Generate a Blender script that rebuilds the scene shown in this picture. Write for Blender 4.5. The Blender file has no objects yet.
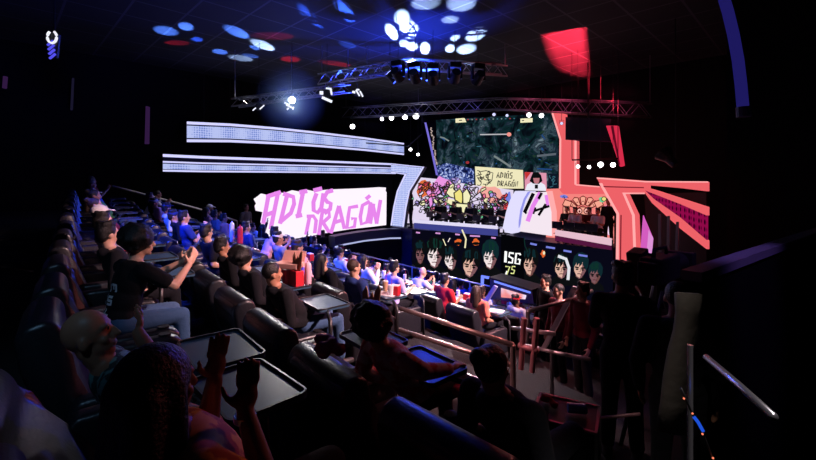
import bpy, bmesh, math, random
from mathutils import Vector, Matrix, Quaternion
V = Vector
PI = math.pi
R2 = math.sqrt(2.0)
scene = bpy.context.scene
COL = scene.collection
rnd = random.Random(11)

# ------------------------------------------------------------------ camera
CZ, F = 5.2, 411.0                       # eye height, focal length in pixels
cd = bpy.data.cameras.new('camera')
cam = bpy.data.objects.new('camera', cd)
COL.objects.link(cam)
cam.location = (0, 0, CZ)
cam.rotation_euler = (PI / 2, 0, PI / 4)  # level, looking between the stage axis and the seat rows
cd.sensor_width = 36.0
cd.lens = 36.0 * F / 816.0
cd.shift_y = -48.0 / 816.0
cd.clip_start = 0.05
cd.clip_end = 200
scene.camera = cam
EYE = V((0, 0, CZ))

def ray(px, py):
    u = (px - 408.0) / F
    v = (182.0 - py) / F
    return V(((-1 + u) / R2, (1 + u) / R2, v))

def PX(c): return (V((1, 0, 0)), c)
def PY(c): return (V((0, 1, 0)), c)
def PZ(c): return (V((0, 0, 1)), c)
def PW(w): return (V((-1 / R2, 1 / R2, 0)), w)
def PV(a, b):                            # vertical plane through two ground points
    d = V((b[0] - a[0], b[1] - a[1], 0)).normalized()
    n = V((-d.y, d.x, 0))
    return (n, n.dot(V((a[0], a[1], 0))))

def P(px, py, plane, off=0.0):
    """point of the surveyed plane seen at photo position (px, py); off = metres towards the eye"""
    n, c = plane
    s = n.dot(EYE) - c
    c2 = c + (off if s > 0 else -off)
    d = ray(px, py)
    t = (c2 - n.dot(EYE)) / n.dot(d)
    return EYE + d * t

def facing(plane):
    n, c = plane
    return n if n.dot(EYE) - c > 0 else -n

# ------------------------------------------------------------------ materials
MATS = {}
def pbr(name, col, rough=0.6, metal=0.0, bump=0.0, bscale=60.0, var=0.0, spec=0.5, sheen=0.0):
    if name in MATS: return MATS[name]
    m = bpy.data.materials.new(name); m.use_nodes = True
    nt = m.node_tree; b = nt.nodes['Principled BSDF']
    b.inputs['Base Color'].default_value = (*col, 1)
    b.inputs['Roughness'].default_value = rough
    b.inputs['Metallic'].default_value = metal
    b.inputs['Specular IOR Level'].default_value = spec
    if sheen: b.inputs['Sheen Weight'].default_value = sheen
    tc = nt.nodes.new('ShaderNodeTexCoord')
    if var:
        nz = nt.nodes.new('ShaderNodeTexNoise'); nz.inputs['Scale'].default_value = bscale * 0.3
        mx = nt.nodes.new('ShaderNodeMixRGB'); mx.blend_type = 'MIX'
        mx.inputs[1].default_value = (*[c * (1 - var) for c in col], 1)
        mx.inputs[2].default_value = (*[min(1, c * (1 + var)) for c in col], 1)
        nt.links.new(tc.outputs['Object'], nz.inputs['Vector'])
        nt.links.new(nz.outputs['Fac'], mx.inputs[0])
        nt.links.new(mx.outputs[0], b.inputs['Base Color'])
    if bump:
        n2 = nt.nodes.new('ShaderNodeTexNoise'); n2.inputs['Scale'].default_value = bscale
        n2.inputs['Detail'].default_value = 4
        bp = nt.nodes.new('ShaderNodeBump'); bp.inputs['Strength'].default_value = bump
        bp.inputs['Distance'].default_value = 0.02
        nt.links.new(tc.outputs['Object'], n2.inputs['Vector'])
        nt.links.new(n2.outputs['Fac'], bp.inputs['Height'])
        nt.links.new(bp.outputs['Normal'], b.inputs['Normal'])
    MATS[name] = m
    return m

def s2l(c):
    return tuple(((x / 12.92) if x <= 0.04045 else ((x + 0.055) / 1.055) ** 2.4) for x in c)
def rgb(r, g, b): return s2l((r / 255.0, g / 255.0, b / 255.0))

def emis(name, col, st=1.0):
    if name in MATS: return MATS[name]
    m = bpy.data.materials.new(name); m.use_nodes = True
    nt = m.node_tree; nt.nodes.clear()
    e = nt.nodes.new('ShaderNodeEmission'); o = nt.nodes.new('ShaderNodeOutputMaterial')
    e.inputs['Color'].default_value = (*col, 1); e.inputs['Strength'].default_value = st
    nt.links.new(e.outputs[0], o.inputs[0])
    MATS[name] = m
    return m

def led_mesh(name, ca, cb, scale=9.0, st=1.0, wave=False):
    """LED panel showing a fine dotted mesh of two colours"""
    if name in MATS: return MATS[name]
    m = emis(name, ca, st); nt = m.node_tree
    e = next(n for n in nt.nodes if n.type == 'EMISSION')
    tc = nt.nodes.new('ShaderNodeTexCoord')
    vo = nt.nodes.new('ShaderNodeTexVoronoi'); vo.inputs['Scale'].default_value = scale
    vo.inputs['Randomness'].default_value = 0.15
    rp = nt.nodes.new('ShaderNodeValToRGB')
    rp.color_ramp.elements[0].position = 0.25; rp.color_ramp.elements[0].color = (*cb, 1)
    rp.color_ramp.elements[1].position = 0.5; rp.color_ramp.elements[1].color = (*ca, 1)
    nt.links.new(tc.outputs['Object'], vo.inputs['Vector'])
    nt.links.new(vo.outputs['Distance'], rp.inputs[0])
    nt.links.new(rp.outputs[0], e.inputs['Color'])
    return m

def led_noise(name, stops, scale, detail=6.0, st=1.0, dist=1.0, stretch=(1, 1, 1)):
    """LED picture made of soft coloured blotches"""
    m = emis(name, (0, 0, 0), st); nt = m.node_tree
    e = next(n for n in nt.nodes if n.type == 'EMISSION')
    tc = nt.nodes.new('ShaderNodeTexCoord')
    mp = nt.nodes.new('ShaderNodeMapping'); mp.inputs['Scale'].default_value = stretch
    nz = nt.nodes.new('ShaderNodeTexNoise'); nz.inputs['Scale'].default_value = scale
    nz.inputs['Detail'].default_value = detail; nz.inputs['Distortion'].default_value = dist
    nz.inputs['Roughness'].default_value = 0.65
    rp = nt.nodes.new('ShaderNodeValToRGB')
    els = rp.color_ramp.elements
    els[0].position, els[0].color = stops[0][0], (*stops[0][1], 1)
    els[1].position, els[1].color = stops[-1][0], (*stops[-1][1], 1)
    for p, c in stops[1:-1]:
        x = els.new(p); x.color = (*c, 1)
    nt.links.new(tc.outputs['Object'], mp.inputs['Vector'])
    nt.links.new(mp.outputs[0], nz.inputs['Vector'])
    nt.links.new(nz.outputs['Fac'], rp.inputs[0])
    nt.links.new(rp.outputs[0], e.inputs['Color'])
    return m

# ------------------------------------------------------------------ objects
def thing(name, label, cat, loc=(0, 0, 0), rotz=0.0, group=None):
    o = bpy.data.objects.new(name, None); COL.objects.link(o)
    o.empty_display_size = 0.2
    o.location = loc; o.rotation_euler = (0, 0, rotz)
    o['label'] = label; o['category'] = cat
    if group: o['group'] = group
    return o

def tag(o, label, cat, group=None):
    o['label'] = label; o['category'] = cat
    if group: o['group'] = group
    return o

def struct(o):
    o['kind'] = 'structure'
    return o

def link(name, me, parent=None, loc=None, mat=None):
    o = bpy.data.objects.new(name, me); COL.objects.link(o)
    if parent is not None: o.parent = parent
    if loc is not None: o.location = loc
    if mat is not None: setmat(o, mat)
    return o

def setmat(o, m):
    if not o.data.materials: o.data.materials.append(m)
    o.material_slots[0].link = 'OBJECT'
    o.material_slots[0].material = m

def copy_tree(o, parent=None):
    c = o.copy(); COL.objects.link(c)
    if parent is not None: c.parent = parent
    for ch in list(o.children): copy_tree(ch, c)
    return c

class MB:
    """collects shapes, then links them as one mesh object"""
    def __init__(s, origin=(0, 0, 0)):
        s.bm = bmesh.new(); s.o = V(origin); s.mats = []
    def mi(s, m):
        if m is None: return 0
        if m not in s.mats: s.mats.append(m)
        return s.mats.index(m)
    def poly(s, pts, m=None):
        vs = [s.bm.verts.new(V(p) - s.o) for p in pts]
        try:
            f = s.bm.faces.new(vs); f.material_index = s.mi(m)
            return f
        except ValueError:
            return None
    def prism(s, pts, ext, m=None):
        """polygon pts extruded by vector ext (ext points away from the viewer)"""
        k = s.mi(m); ext = V(ext)
        a = [s.bm.verts.new(V(p) - s.o) for p in pts]
        b = [s.bm.verts.new(V(p) - s.o + ext) for p in pts]
        n = len(pts); fs = [s.bm.faces.new(a), s.bm.faces.new(b[::-1])]
        for i in range(n):
            j = (i + 1) % n
            fs.append(s.bm.faces.new((a[j], a[i], b[i], b[j])))
        for f in fs: f.material_index = k
    def box(s, c, size, rot=None, m=None, bevel=0.0, seg=2):
        k = s.mi(m)
        M = Matrix.Translation(V(c) - s.o) @ (rot.to_4x4() if rot else Matrix()) @ Matrix.Diagonal((*size, 1))
        r = bmesh.ops.create_cube(s.bm, size=1.0, matrix=M)
        vs = r['verts']
        fs = set(f for v in vs for f in v.link_faces)
        for f in fs: f.material_index = k
        if bevel:
            es = list(set(e for v in vs for e in v.link_edges))
            bmesh.ops.bevel(s.bm, geom=es, offset=bevel, segments=seg, profile=0.5, affect='EDGES')
    def cyl(s, a, b, r0, r1=None, seg=12, m=None, caps=True):
        a, b = V(a), V(b)
        d = b - a; L = d.length
        if L < 1e-6: return
        k = s.mi(m)
        M = Matrix.Translation((a + b) / 2 - s.o) @ d.to_track_quat('Z', 'Y').to_matrix().to_4x4()
        r = bmesh.ops.create_cone(s.bm, cap_ends=caps, segments=seg, radius1=r0, radius2=(r0 if r1 is None else r1), depth=L, matrix=M)
        for f in set(f for v in r['verts'] for f in v.link_faces): f.material_index = k
    def tube(s, pts, r, seg=8, m=None):
        """one continuous tube along a polyline"""
        pts = [V(p) for p in pts]; k = s.mi(m); rings = []
        up = V((0, 0, 1))
        for i, p in enumerate(pts):
            t = (pts[min(i + 1, len(pts) - 1)] - pts[max(i - 1, 0)]).normalized()
            x = t.cross(up)
            if x.length < 1e-3: x = t.cross(V((1, 0, 0)))
            x.normalize(); y = x.cross(t)
            rings.append([s.bm.verts.new(p - s.o + (x * math.cos(2 * PI * q / seg) + y * math.sin(2 * PI * q / seg)) * r) for q in range(seg)])
        fs = []
        for a, b in zip(rings, rings[1:]):
            for q in range(seg):
                w = (q + 1) % seg
                fs.append(s.bm.faces.new((a[q], a[w], b[w], b[q])))
        fs.append(s.bm.faces.new(rings[0][::-1])); fs.append(s.bm.faces.new(rings[-1]))
        for f in fs: f.material_index = k; f.smooth = True
    def ball(s, c, r, m=None, rot=None, sub=2):
        k = s.mi(m)
        rr = (r, r, r) if not hasattr(r, '__len__') else r
        M = Matrix.Translation(V(c) - s.o) @ (rot.to_4x4() if rot else Matrix()) @ Matrix.Diagonal((*rr, 1))
        q = bmesh.ops.create_icosphere(s.bm, subdivisions=sub, radius=1.0, matrix=M)
        for f in set(f for v in q['verts'] for f in v.link_faces): f.material_index = k; f.smooth = True
    def cap(s, a, b, r0, r1, seg=10, sub=1):
        s.ball(a, r0, sub=sub); s.ball(b, r1, sub=sub); s.cyl(a, b, r0, r1, seg)
    def mesh(s, name, smooth=False, recalc=True):
        if recalc: bmesh.ops.recalc_face_normals(s.bm, faces=s.bm.faces[:])
        me = bpy.data.meshes.new(name)
        if smooth:
            for f in s.bm.faces: f.smooth = True
        s.bm.to_mesh(me); s.bm.free()
        for m in s.mats: me.materials.append(m)
        return me
    def build(s, name, m=None, parent=None, smooth=False, recalc=True):
        me = s.mesh(name, smooth, recalc)
        if m is not None and not me.materials: me.materials.append(m)
        o = bpy.data.objects.new(name, me); COL.objects.link(o)
        if parent is not None: o.parent = parent
        else: o.location = s.o
        return o

def remesh(mb, name, voxel, dec=1.0, smooth=2, mat=None):
    """union of overlapping shapes as one closed continuous surface"""
    me = mb.mesh(name + '_raw')
    o = bpy.data.objects.new('tmp', me); COL.objects.link(o)
    md = o.modifiers.new('r', 'REMESH'); md.mode = 'VOXEL'; md.voxel_size = voxel; md.use_smooth_shade = True
    if smooth:
        sm = o.modifiers.new('s', 'SMOOTH'); sm.iterations = smooth; sm.factor = 0.5
    if dec < 1.0:
        d = o.modifiers.new('d', 'DECIMATE'); d.ratio = dec
    dg = bpy.context.evaluated_depsgraph_get()
    out = bpy.data.meshes.new_from_object(o.evaluated_get(dg), depsgraph=dg)
    out.name = name
    bpy.data.objects.remove(o); bpy.data.meshes.remove(me)
    for p in out.polygons: p.use_smooth = True
    if mat is not None:
        out.materials.clear(); out.materials.append(mat)
    return out

# ---- flat LED artwork: strokes and fills drawn on a plane, given at photo positions
class Art:
    def __init__(s, plane, parent=None, base=0.03):
        s.par = parent
        s.pl = plane; s.mb = MB(parent.location if parent is not None else (0, 0, 0)); s.base = base; s.n = 0
    def lift(s):
        s.n += 1
        return s.base + 0.00015 * s.n
    def fill(s, pts, m):
        off = s.lift()
        s.mb.poly([P(x, y, s.pl, off) for x, y in pts], m)
    def blob(s, cx, cy, rx, ry, m, rot=0.0, n=14, wob=0.0, seed=0):
        r = random.Random(seed); pts = []
        for i in range(n):
            a = 2 * PI * i / n; k = 1 + wob * (r.random() - .5)
            x, y = rx * k * math.cos(a), ry * k * math.sin(a)
            pts.append((cx + x * math.cos(rot) - y * math.sin(rot), cy + x * math.sin(rot) + y * math.cos(rot)))
        s.fill(pts, m)
        return pts
    def line(s, pts, w, m, closed=False):
        off = s.lift()
        if closed: pts = list(pts) + [pts[0]]
        L = []; Rr = []
        n = len(pts)
        for i in range(n):
            a = pts[max(i - 1, 0)]; b = pts[min(i + 1, n - 1)]
            if closed and i in (0, n - 1): a, b = pts[-2], pts[1]
            dx, dy = b[0] - a[0], b[1] - a[1]; l = math.hypot(dx, dy) or 1
            nx, ny = -dy / l * w / 2, dx / l * w / 2
            L.append((pts[i][0] + nx, pts[i][1] + ny)); Rr.append((pts[i][0] - nx, pts[i][1] - ny))
        for i in range(n - 1):
            s.mb.poly([P(*q, s.pl, off) for q in (L[i], L[i + 1], Rr[i + 1], Rr[i])], m)
    def build(s, name):
        n = facing(s.pl)
        for f in s.mb.bm.faces:
            f.normal_update()
            if f.normal.dot(n) < 0: f.normal_flip()
        return s.mb.build(name, None, s.par, recalc=False)

def slab(name, plane, pts, depth, m, parent, off=0.0, zmin=None):
    """panel of real thickness whose front face covers the photo outline pts on the plane"""
    mb = MB(parent.location if parent is not None else (0, 0, 0))
    q = [P(x, y, plane, off) for x, y in pts]
    if zmin is not None: q = [V((p.x, p.y, max(p.z, zmin))) for p in q]
    mb.prism(q, -facing(plane) * depth, m)
    return mb.build(name, None, parent)
# ------------------------------------------------------------------ people
SK = {'tan': pbr('skin_tan', (.42, .2, .12), .45, spec=.4), 'light': pbr('skin_light', (.6, .34, .24), .45, spec=.4),
      'brown': pbr('skin_brown', (.24, .11, .065), .45, spec=.4)}
EYE_M = pbr('eye_dark', (.01, .008, .008), .2)
LIP_M = pbr('lip', (.3, .09, .08), .45)
HAIR = {'black': pbr('hair_black', (.006, .005, .005), .5, bump=.5, bscale=90), 'brown': pbr('hair_brown', (.03, .014, .008), .5, bump=.5, bscale=90),
        'blond': pbr('hair_blond', (.3, .17, .06), .5, bump=.5, bscale=90)}
def cloth(name, c): return pbr('cloth_' + name, c, .85, bump=.25, bscale=25, sheen=.02, spec=.12)
CL = {'white': cloth('white', (.7, .68, .7)), 'black': cloth('black', (.008, .008, .01)), 'navy': cloth('navy', (.02, .04, .16)),
      'blue': cloth('blue', (.04, .12, .55)), 'red': cloth('red', (.5, .02, .03)), 'salmon': cloth('salmon', (.75, .2, .14)),
      'grey': cloth('grey', (.22, .22, .25)), 'pink': cloth('pink', (.75, .4, .45)), 'green': cloth('green', (.08, .3, .12)),
      'lilac': cloth('lilac', (.5, .42, .7)), 'maroon': cloth('maroon', (.12, .012, .02)), 'teal': cloth('teal', (.1, .3, .3)),
      'denim': cloth('denim', (.05, .1, .2)), 'dark': cloth('dark', (.008, .008, .011))}
SHOE = pbr('shoe_black', (.02, .02, .022), .5)

def rotm(yaw=0, pitch=0, roll=0):
    return Matrix.Rotation(yaw, 3, 'Z') @ Matrix.Rotation(pitch, 3, 'X') @ Matrix.Rotation(roll, 3, 'Y')

class Pose: pass

def make_pose(kind='sit', tilt=5, elbows=None, wrists=None, hd=None, yaw=0, pitch=0, knees=None, ankles=None, twist=0, lift=0, curl=.5, hpitch=0, stand=False, pelvis=None, spread=.1):
    """joint positions; figure faces +Y. seated: origin = floor under the back of the seat; standing: origin = floor"""
    p = Pose(); p.stand = stand
    a = math.radians(tilt)
    if stand: p.pelvis = V((0, 0, .96)) if pelvis is None else V(pelvis)
    else: p.pelvis = V((0, .40, .612)) if pelvis is None else V(pelvis)
    up = V((0, -math.sin(a), math.cos(a)))
    T = Matrix.Rotation(math.radians(twist), 3, 'Z')
    X = T @ V((1, 0, 0)); p.X = X; p.up = up
    p.waist = p.pelvis + up * .16
    p.chest = p.pelvis + up * .34
    p.neck = p.pelvis + up * .50
    hb = V((0, -math.sin(a * .6) if tilt > 0 else -math.sin(a) * .8, math.cos(a * .6)))
    p.head = p.neck + hb * .175 + V((0, .015, 0))
    p.hm = rotm(math.radians(yaw), math.radians(pitch))
    p.sh = [p.pelvis + up * .445 + X * (s * .185) for s in (-1, 1)]
    elbows = elbows or ([(-.25, .02, -.28), (.25, .02, -.28)] if not stand else [(-.26, -.02, -.29), (.26, -.02, -.29)])
    # elbows / wrists are given relative to the middle of the shoulders
    m = p.pelvis + up * .445
    p.el = [m + V(e) for e in elbows]
    wrists = wrists or ([(-.13, .24, -.36), (.13, .24, -.36)] if not stand else [(-.25, .08, -.54), (.25, .08, -.54)])
    p.wr = [m + V(w) for w in wrists]
    hd = hd or [None, None]; p.hand = []
    for i, s in enumerate((-1, 1)):
        if hd[i]: d, n = V(hd[i][0]).normalized(), V(hd[i][1])
        else:
            d = (p.wr[i] - p.el[i]).normalized(); n = V((-s * .6, 0, -.8)) if not stand else V((-s, 0, 0))
        n = (n - d * n.dot(d)).normalized(); p.hand.append((d, n))
    p.hip = [p.pelvis + V((s * .09, .0, -.02)) for s in (-1, 1)]
    if stand:
        p.kn = [V((s * spread, .02, .5)) for s in (-1, 1)]; p.an = [V((s * (spread + .02), -.02, .09)) for s in (-1, 1)]
    else:
        dy = max(0, p.pelvis.y - .44)
        p.kn = [V((s * .12, .84 + dy, .575)) for s in (-1, 1)]; p.an = [V((s * .12, .88 + dy, .105)) for s in (-1, 1)]
    if knees: p.kn = [V(k) for k in knees]
    if ankles: p.an = [V(k) for k in ankles]
    p.curl = curl
    return p

def add_hand(mb, w, d, n, side, curl, k=1.0):
    ac = d.cross(n).normalized()          # across the palm
    th = -ac if side < 0 else ac          # thumb side
    if side < 0: pass
    R = Matrix((ac, d, n)).transposed()
    mb.ball(w + d * .045 * k, (.040 * k, .052 * k, .017 * k), rot=R)
    for i, (o, L) in enumerate(((-.030, .060), (-.010, .073), (.010, .078), (.030, .068))):
        o2 = o * (1 if th.dot(ac) > 0 else -1)
        b = w + d * .085 * k + ac * o2 * k
        c1, c2 = curl * .55, curl * 1.35
        fan = ac * (o2 * 1.6)
        k1 = b + ((d * math.cos(c1) + n * math.sin(c1)) + fan).normalized() * L * .55 * k
        k2 = k1 + ((d * math.cos(c2) + n * math.sin(c2)) + fan).normalized() * L * .5 * k
        mb.cap(b, k1, .0095 * k, .009 * k, 8); mb.cap(k1, k2, .009 * k, .0075 * k, 8)
    b = w + d * .025 * k + th * .032 * k
    k1 = b + (d * .65 + th * .75 + n * .25).normalized() * .042 * k
    k2 = k1 + (d * .85 + th * .3 + n * .45 * (0.5 + curl)).normalized() * .034 * k
    mb.cap(b, k1, .013 * k, .0105 * k, 8); mb.cap(k1, k2, .0105 * k, .0085 * k, 8)

def body_mesh(name, p, voxel=.0125, dec=.35, hk=1.0):
    mb = MB(); h, R = p.head, p.hm
    at = lambda x, y, z: h + R @ V((x, y, z))
    mb.ball(at(0, -.008, .022), (.076, .096, .098), rot=R, sub=3)
    mb.ball(at(0, .028, -.055), (.056, .062, .062), rot=R, sub=3)
    mb.ball(at(0, .062, -.098), .022)
    mb.cap(at(0, .086, .01), at(0, .106, -.032), .011, .016)
    mb.ball(at(0, .083, -.066), (.026, .014, .012), rot=R)
    for s in (-1, 1):
        mb.ball(at(s * .078, -.012, -.018), (.012, .022, .033), rot=R)
        mb.ball(at(s * .033, .07, .03), (.026, .016, .012), rot=R)
        mb.ball(at(s * .042, .06, -.03), (.024, .02, .02), rot=R)
    mb.cap(p.neck - p.up * .06, at(0, -.015, -.06), .062, .054, 12, 2)
    T = p.up.to_track_quat('Z', 'Y').to_matrix()
    T = Matrix((p.X, p.up.cross(p.X), p.up)).transposed()
    mb.ball(p.chest, (.165, .112, .2), rot=T, sub=3)
    mb.ball(p.chest + p.up * .1, (.17, .09, .1), rot=T, sub=3)
    mb.ball(p.waist, (.142, .105, .16), rot=T, sub=3)
    mb.ball(p.pelvis, (.165, .118, .125), rot=T, sub=3)
    for i, s in enumerate((-1, 1)):
        mb.cap(p.neck - p.up * .03, p.sh[i], .055, .06, 10, 2)
        mb.cap(p.sh[i], p.el[i], .058, .043, 10, 2)
        f = p.el[i].lerp(p.wr[i], .3)
        mb.cap(p.el[i], f, .043, .042, 10, 2); mb.cap(f, p.wr[i], .042, .028, 10, 2)
        add_hand(mb, p.wr[i], *p.hand[i], s, p.curl, hk)
        mb.cap(p.hip[i], p.kn[i], .088, .058, 12, 2)
        c = p.kn[i].lerp(p.an[i], .28)
        mb.cap(p.kn[i], c, .056, .056, 10, 2); mb.cap(c, p.an[i], .056, .036, 10, 2)
        d = V((0, 1, 0)) if p.stand or abs(p.an[i].z - .105) < .02 else V((0, .9, .4)).normalized()
        mb.cap(p.an[i] + V((0, -.03, -.05)), p.an[i] + d * .14 + V((0, 0, -.058)), .036, .026, 8)
    me = remesh(mb, name, voxel, dec)
    me.materials.clear()
    for m in (SK['tan'], EYE_M, LIP_M): me.materials.append(m)
    eyes = [at(s * .031, .088, .012) for s in (-1, 1)]; mouth = at(0, .093, -.066)
    lim = max(.011, voxel * .95)
    for f in me.polygons:
        c = f.center
        if (c - h).length < .15:
            if min((c - e).length for e in eyes) < lim: f.material_index = 1
            else:
                q = R.transposed() @ (c - mouth)
                if abs(q.x) < .024 and abs(q.z) < .008 and q.y > -.02: f.material_index = 2
    return me

def shirt_mesh(name, p, sleeve='short', voxel=.017, dec=.4, hood=False, reach=.68):
    mb = MB(); g = .014
    T = Matrix((p.X, p.up.cross(p.X), p.up)).transposed()
    mb.ball(p.chest, (.165 + g, .112 + g, .2), rot=T, sub=3); mb.ball(p.chest + p.up * .1, (.17 + g, .09 + g, .095), rot=T, sub=3)
    mb.ball(p.waist, (.142 + g + .01, .105 + g + .01, .17), rot=T, sub=3)
    mb.ball(p.pelvis + p.up * .02, (.165 + g, .118 + g, .115), rot=T, sub=3)
    for i in (0, 1):
        mb.cap(p.neck - p.up * .045, p.sh[i], .055 + .008, .06 + g, 10, 2)
        e = p.sh[i].lerp(p.el[i], reach) if sleeve == 'short' else p.el[i]
        mb.cap(p.sh[i], e, .058 + g + .004, (.05 if sleeve == 'short' else .043) + g + .006, 10, 2)
        if sleeve == 'long':
            w = p.el[i].lerp(p.wr[i], .93); f = p.el[i].lerp(p.wr[i], .3)
            mb.cap(p.el[i], f, .043 + g, .042 + g, 10, 2); mb.cap(f, w, .042 + g, .034 + g * .6, 10, 2)
    if hood: mb.ball(p.neck - p.up * .03 + V((0, -.06, 0)), (.1, .07, .07), sub=3)
    return remesh(mb, name, voxel, dec)

def trouser_mesh(name, p, voxel=.018, dec=.35):
    mb = MB(); g = .013
    T = Matrix((p.X, p.up.cross(p.X), p.up)).transposed()
    mb.ball(p.pelvis, (.165 + g, .118 + g, .12), rot=T, sub=3)
    for i in (0, 1):
        mb.cap(p.hip[i], p.kn[i], .088 + g, .06 + g, 12, 2)
        a = p.kn[i].lerp(p.an[i], .9)
        mb.cap(p.kn[i], a, .058 + g, .05 + g, 12, 2)
    return remesh(mb, name, voxel, dec)

def shoe_mesh(name, p):
    mb = MB()
    for i in (0, 1):
        d = V((0, 1, 0)) if p.stand or abs(p.an[i].z - .105) < .02 else V((0, .9, .4)).normalized()
        a = p.an[i] + V((0, -.035, -.052)); b = p.an[i] + d * .145 + V((0, 0, -.058))
        mb.cap(a, b, .045, .038, 10, 2); mb.cap(p.an[i] + V((0, -.01, .0)), a + V((0, .03, 0)), .047, .046, 10, 2)
    return remesh(mb, name, .014, .4)

def hair_mesh(kind):                      # in the head's own frame
    mb = MB()
    top = (.087, .1, .1)
    if kind == 'buzz': mb.ball((0, -.016, .03), (.081, .099, .098), sub=3)
    elif kind == 'short':
        mb.ball((0, -.022, .034), top, sub=3)
        for i in range(9): mb.ball((.06 * math.cos(i * .8), -.02 + .06 * math.sin(i * .8), .1 + .01 * (i % 3)), .034)
        mb.ball((0, -.06, -.02), (.075, .055, .07), sub=3)
    elif kind == 'long':
        mb.ball((0, -.022, .032), (.092, .104, .102), sub=3)
        mb.cap((0, -.07, .0), (0, -.085, -.24), .072, .06, 12, 2)
        for s in (-1, 1): mb.cap((s * .07, -.02, .0), (s * .085, -.03, -.2), .035, .03, 10, 2)
    elif kind == 'bun':
        mb.ball((0, -.02, .03), (.085, .1, .1), sub=3); mb.ball((0, -.12, .09), .05, sub=3)
    elif kind == 'afro':
        mb.ball((0, -.035, .05), (.15, .14, .135), sub=3)
        r = random.Random(5)
        for i in range(46):
            d = V((r.gauss(0, 1), r.gauss(-.5, 1), r.gauss(.4, 1))).normalized()
            if d.y > .62 and d.z < .5: continue
            mb.ball(V((0, -.035, .05)) + V((d.x * .14, d.y * .13, d.z * .125)), .03)
    elif kind == 'long wavy':
        mb.ball((0, -.025, .03), (.1, .112, .108), sub=3)
        for i in range(7):
            x = -.09 + .03 * i
            mb.cap((x * .8, -.075, .0), (x * 1.25, -.1 - .01 * (i % 2), -.34), .05, .042, 10, 2)
        for s in (-1, 1): mb.cap((s * .075, .0, .02), (s * .1, .0, -.3), .036, .036, 10, 2)
    return remesh(mb, 'hair_' + kind.replace(' ', '_'), .013 if kind != 'afro' else .012, .5)

def cap_mesh():
    mb = MB()
    mb.ball((0, -.012, .05), (.089, .107, .085), sub=3)
    mb.ball((0, .12, .05), (.07, .075, .011), rot=rotm(0, -.15), sub=3)
    return remesh(mb, 'cap', .011, .5)
HM = {k: hair_mesh(k) for k in ('buzz', 'short', 'long', 'bun', 'afro', 'long wavy')}
CAPM = cap_mesh()
PH = {}
def pose_set(key, p, **kw):
    PH[key] = dict(p=p, body=body_mesh('body_' + key, p, **kw), short=shirt_mesh('tee_' + key, p, 'short'), long=shirt_mesh('top_' + key, p, 'long', hood=True),
                   trousers=trouser_mesh('trousers_' + key, p), shoes=shoe_mesh('shoes_' + key, p))
pose_set('sit', make_pose(tilt=20, pelvis=(0, .54, .615)))
pose_set('look', make_pose(tilt=20, pelvis=(0, .54, .615), yaw=28, twist=8, elbows=[(-.26, .06, -.27), (.25, .0, -.28)], wrists=[(-.05, .27, -.3), (.16, .24, -.36)]))
pose_set('forward', make_pose(tilt=-24, pitch=-6, elbows=[(-.25, .15, -.15), (.25, .15, -.15)], wrists=[(-.07, .38, -.02), (.07, .38, -.06)], hd=[((.3, .5, .8), (.9, 0, -.2)), ((-.3, .5, .7), (-.9, 0, -.2))]))
pose_set('clap', make_pose(tilt=14, pelvis=(0, .5, .615), elbows=[(-.24, .14, -.24), (.24, .14, -.24)], wrists=[(-.055, .33, -.02), (.055, .33, -.02)], hd=[((.1, .35, .95), (1, 0, 0)), ((-.1, .35, .95), (-1, 0, 0))], curl=.15))
pose_set('cheer', make_pose(tilt=16, pelvis=(0, .5, .615), elbows=[(-.32, .12, .12), (.25, .02, -.28)], wrists=[(-.26, .2, .38), (.13, .24, -.36)], hd=[((0, .1, 1), (0, 1, 0)), None], curl=.25))
pose_set('slouch', make_pose(tilt=34, pelvis=(0, .66, .605)))
pose_set('stand', make_pose(stand=True, tilt=0))
pose_set('work', make_pose(tilt=-4, elbows=[(-.205, .1, -.27), (.205, .1, -.27)], wrists=[(-.15, .32, -.19), (.15, .32, -.19)]))

def person(label, loc, rotz=0.0, pose='sit', skin='tan', hair='short', hcol='black', top='black', sleeve='short', legs='dark', cap=None, group=None, z=0.0):
    d = PH[pose]; p = d['p']
    t = thing('person', label, 'person', loc, rotz, group)
    b = link('body', d['body'], t)
    setmat(b, SK[skin])
    link('hoodie' if sleeve == 'long' else 'shirt', d[sleeve], t, mat=CL[top] if isinstance(top, str) else top)
    link('trousers', d['trousers'], t, mat=CL[legs]); link('shoes', d['shoes'], t, mat=SHOE)
    hm = Matrix.Translation(p.head) @ p.hm.to_4x4()
    if hair:
        h = link('hair', HM[hair], t, mat=HAIR[hcol]); h.matrix_local = hm
    if cap:
        c = link('cap', CAPM, t, mat=CL[cap]); c.matrix_local = hm
    return t
# ------------------------------------------------------------------ setting
XL, XR, YB, YF, ZC = -18.2, 2.6, -2.6, 18.2, 9.7
def rise(x): return .62 * (max(0.0, -x - 5.0) / 10.0) ** 1.3          # the tiers climb towards the left wall
def row_y(k, x):                                                     # gently curved rows
    return .05 + .112 * max(0.0, -x - 1.5) if k == -1 else 1.5 + 1.5 * k + .112 * max(0.0, -x - 2.0)
def row_z(k, x): return 3.1 - .4 * k - (.13, .06, 0, .04, .12, .2, .25, .25, .25)[k + 1] + rise(x) * max(0.0, 1 - (k + 1) / 5)
NROW = 7                                                             # rows -1 .. 6
M_floor = pbr('carpet_dark', (.007, .0065, .0075), .9, bump=.4, bscale=120)
M_wall = pbr('wall_black', (.004, .004, .005), .9, spec=.2)
M_wall_navy = pbr('wall_navy', (.006, .007, .02), .8)
M_ceil = pbr('ceiling_tiles', (.06, .06, .07), .8)
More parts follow.
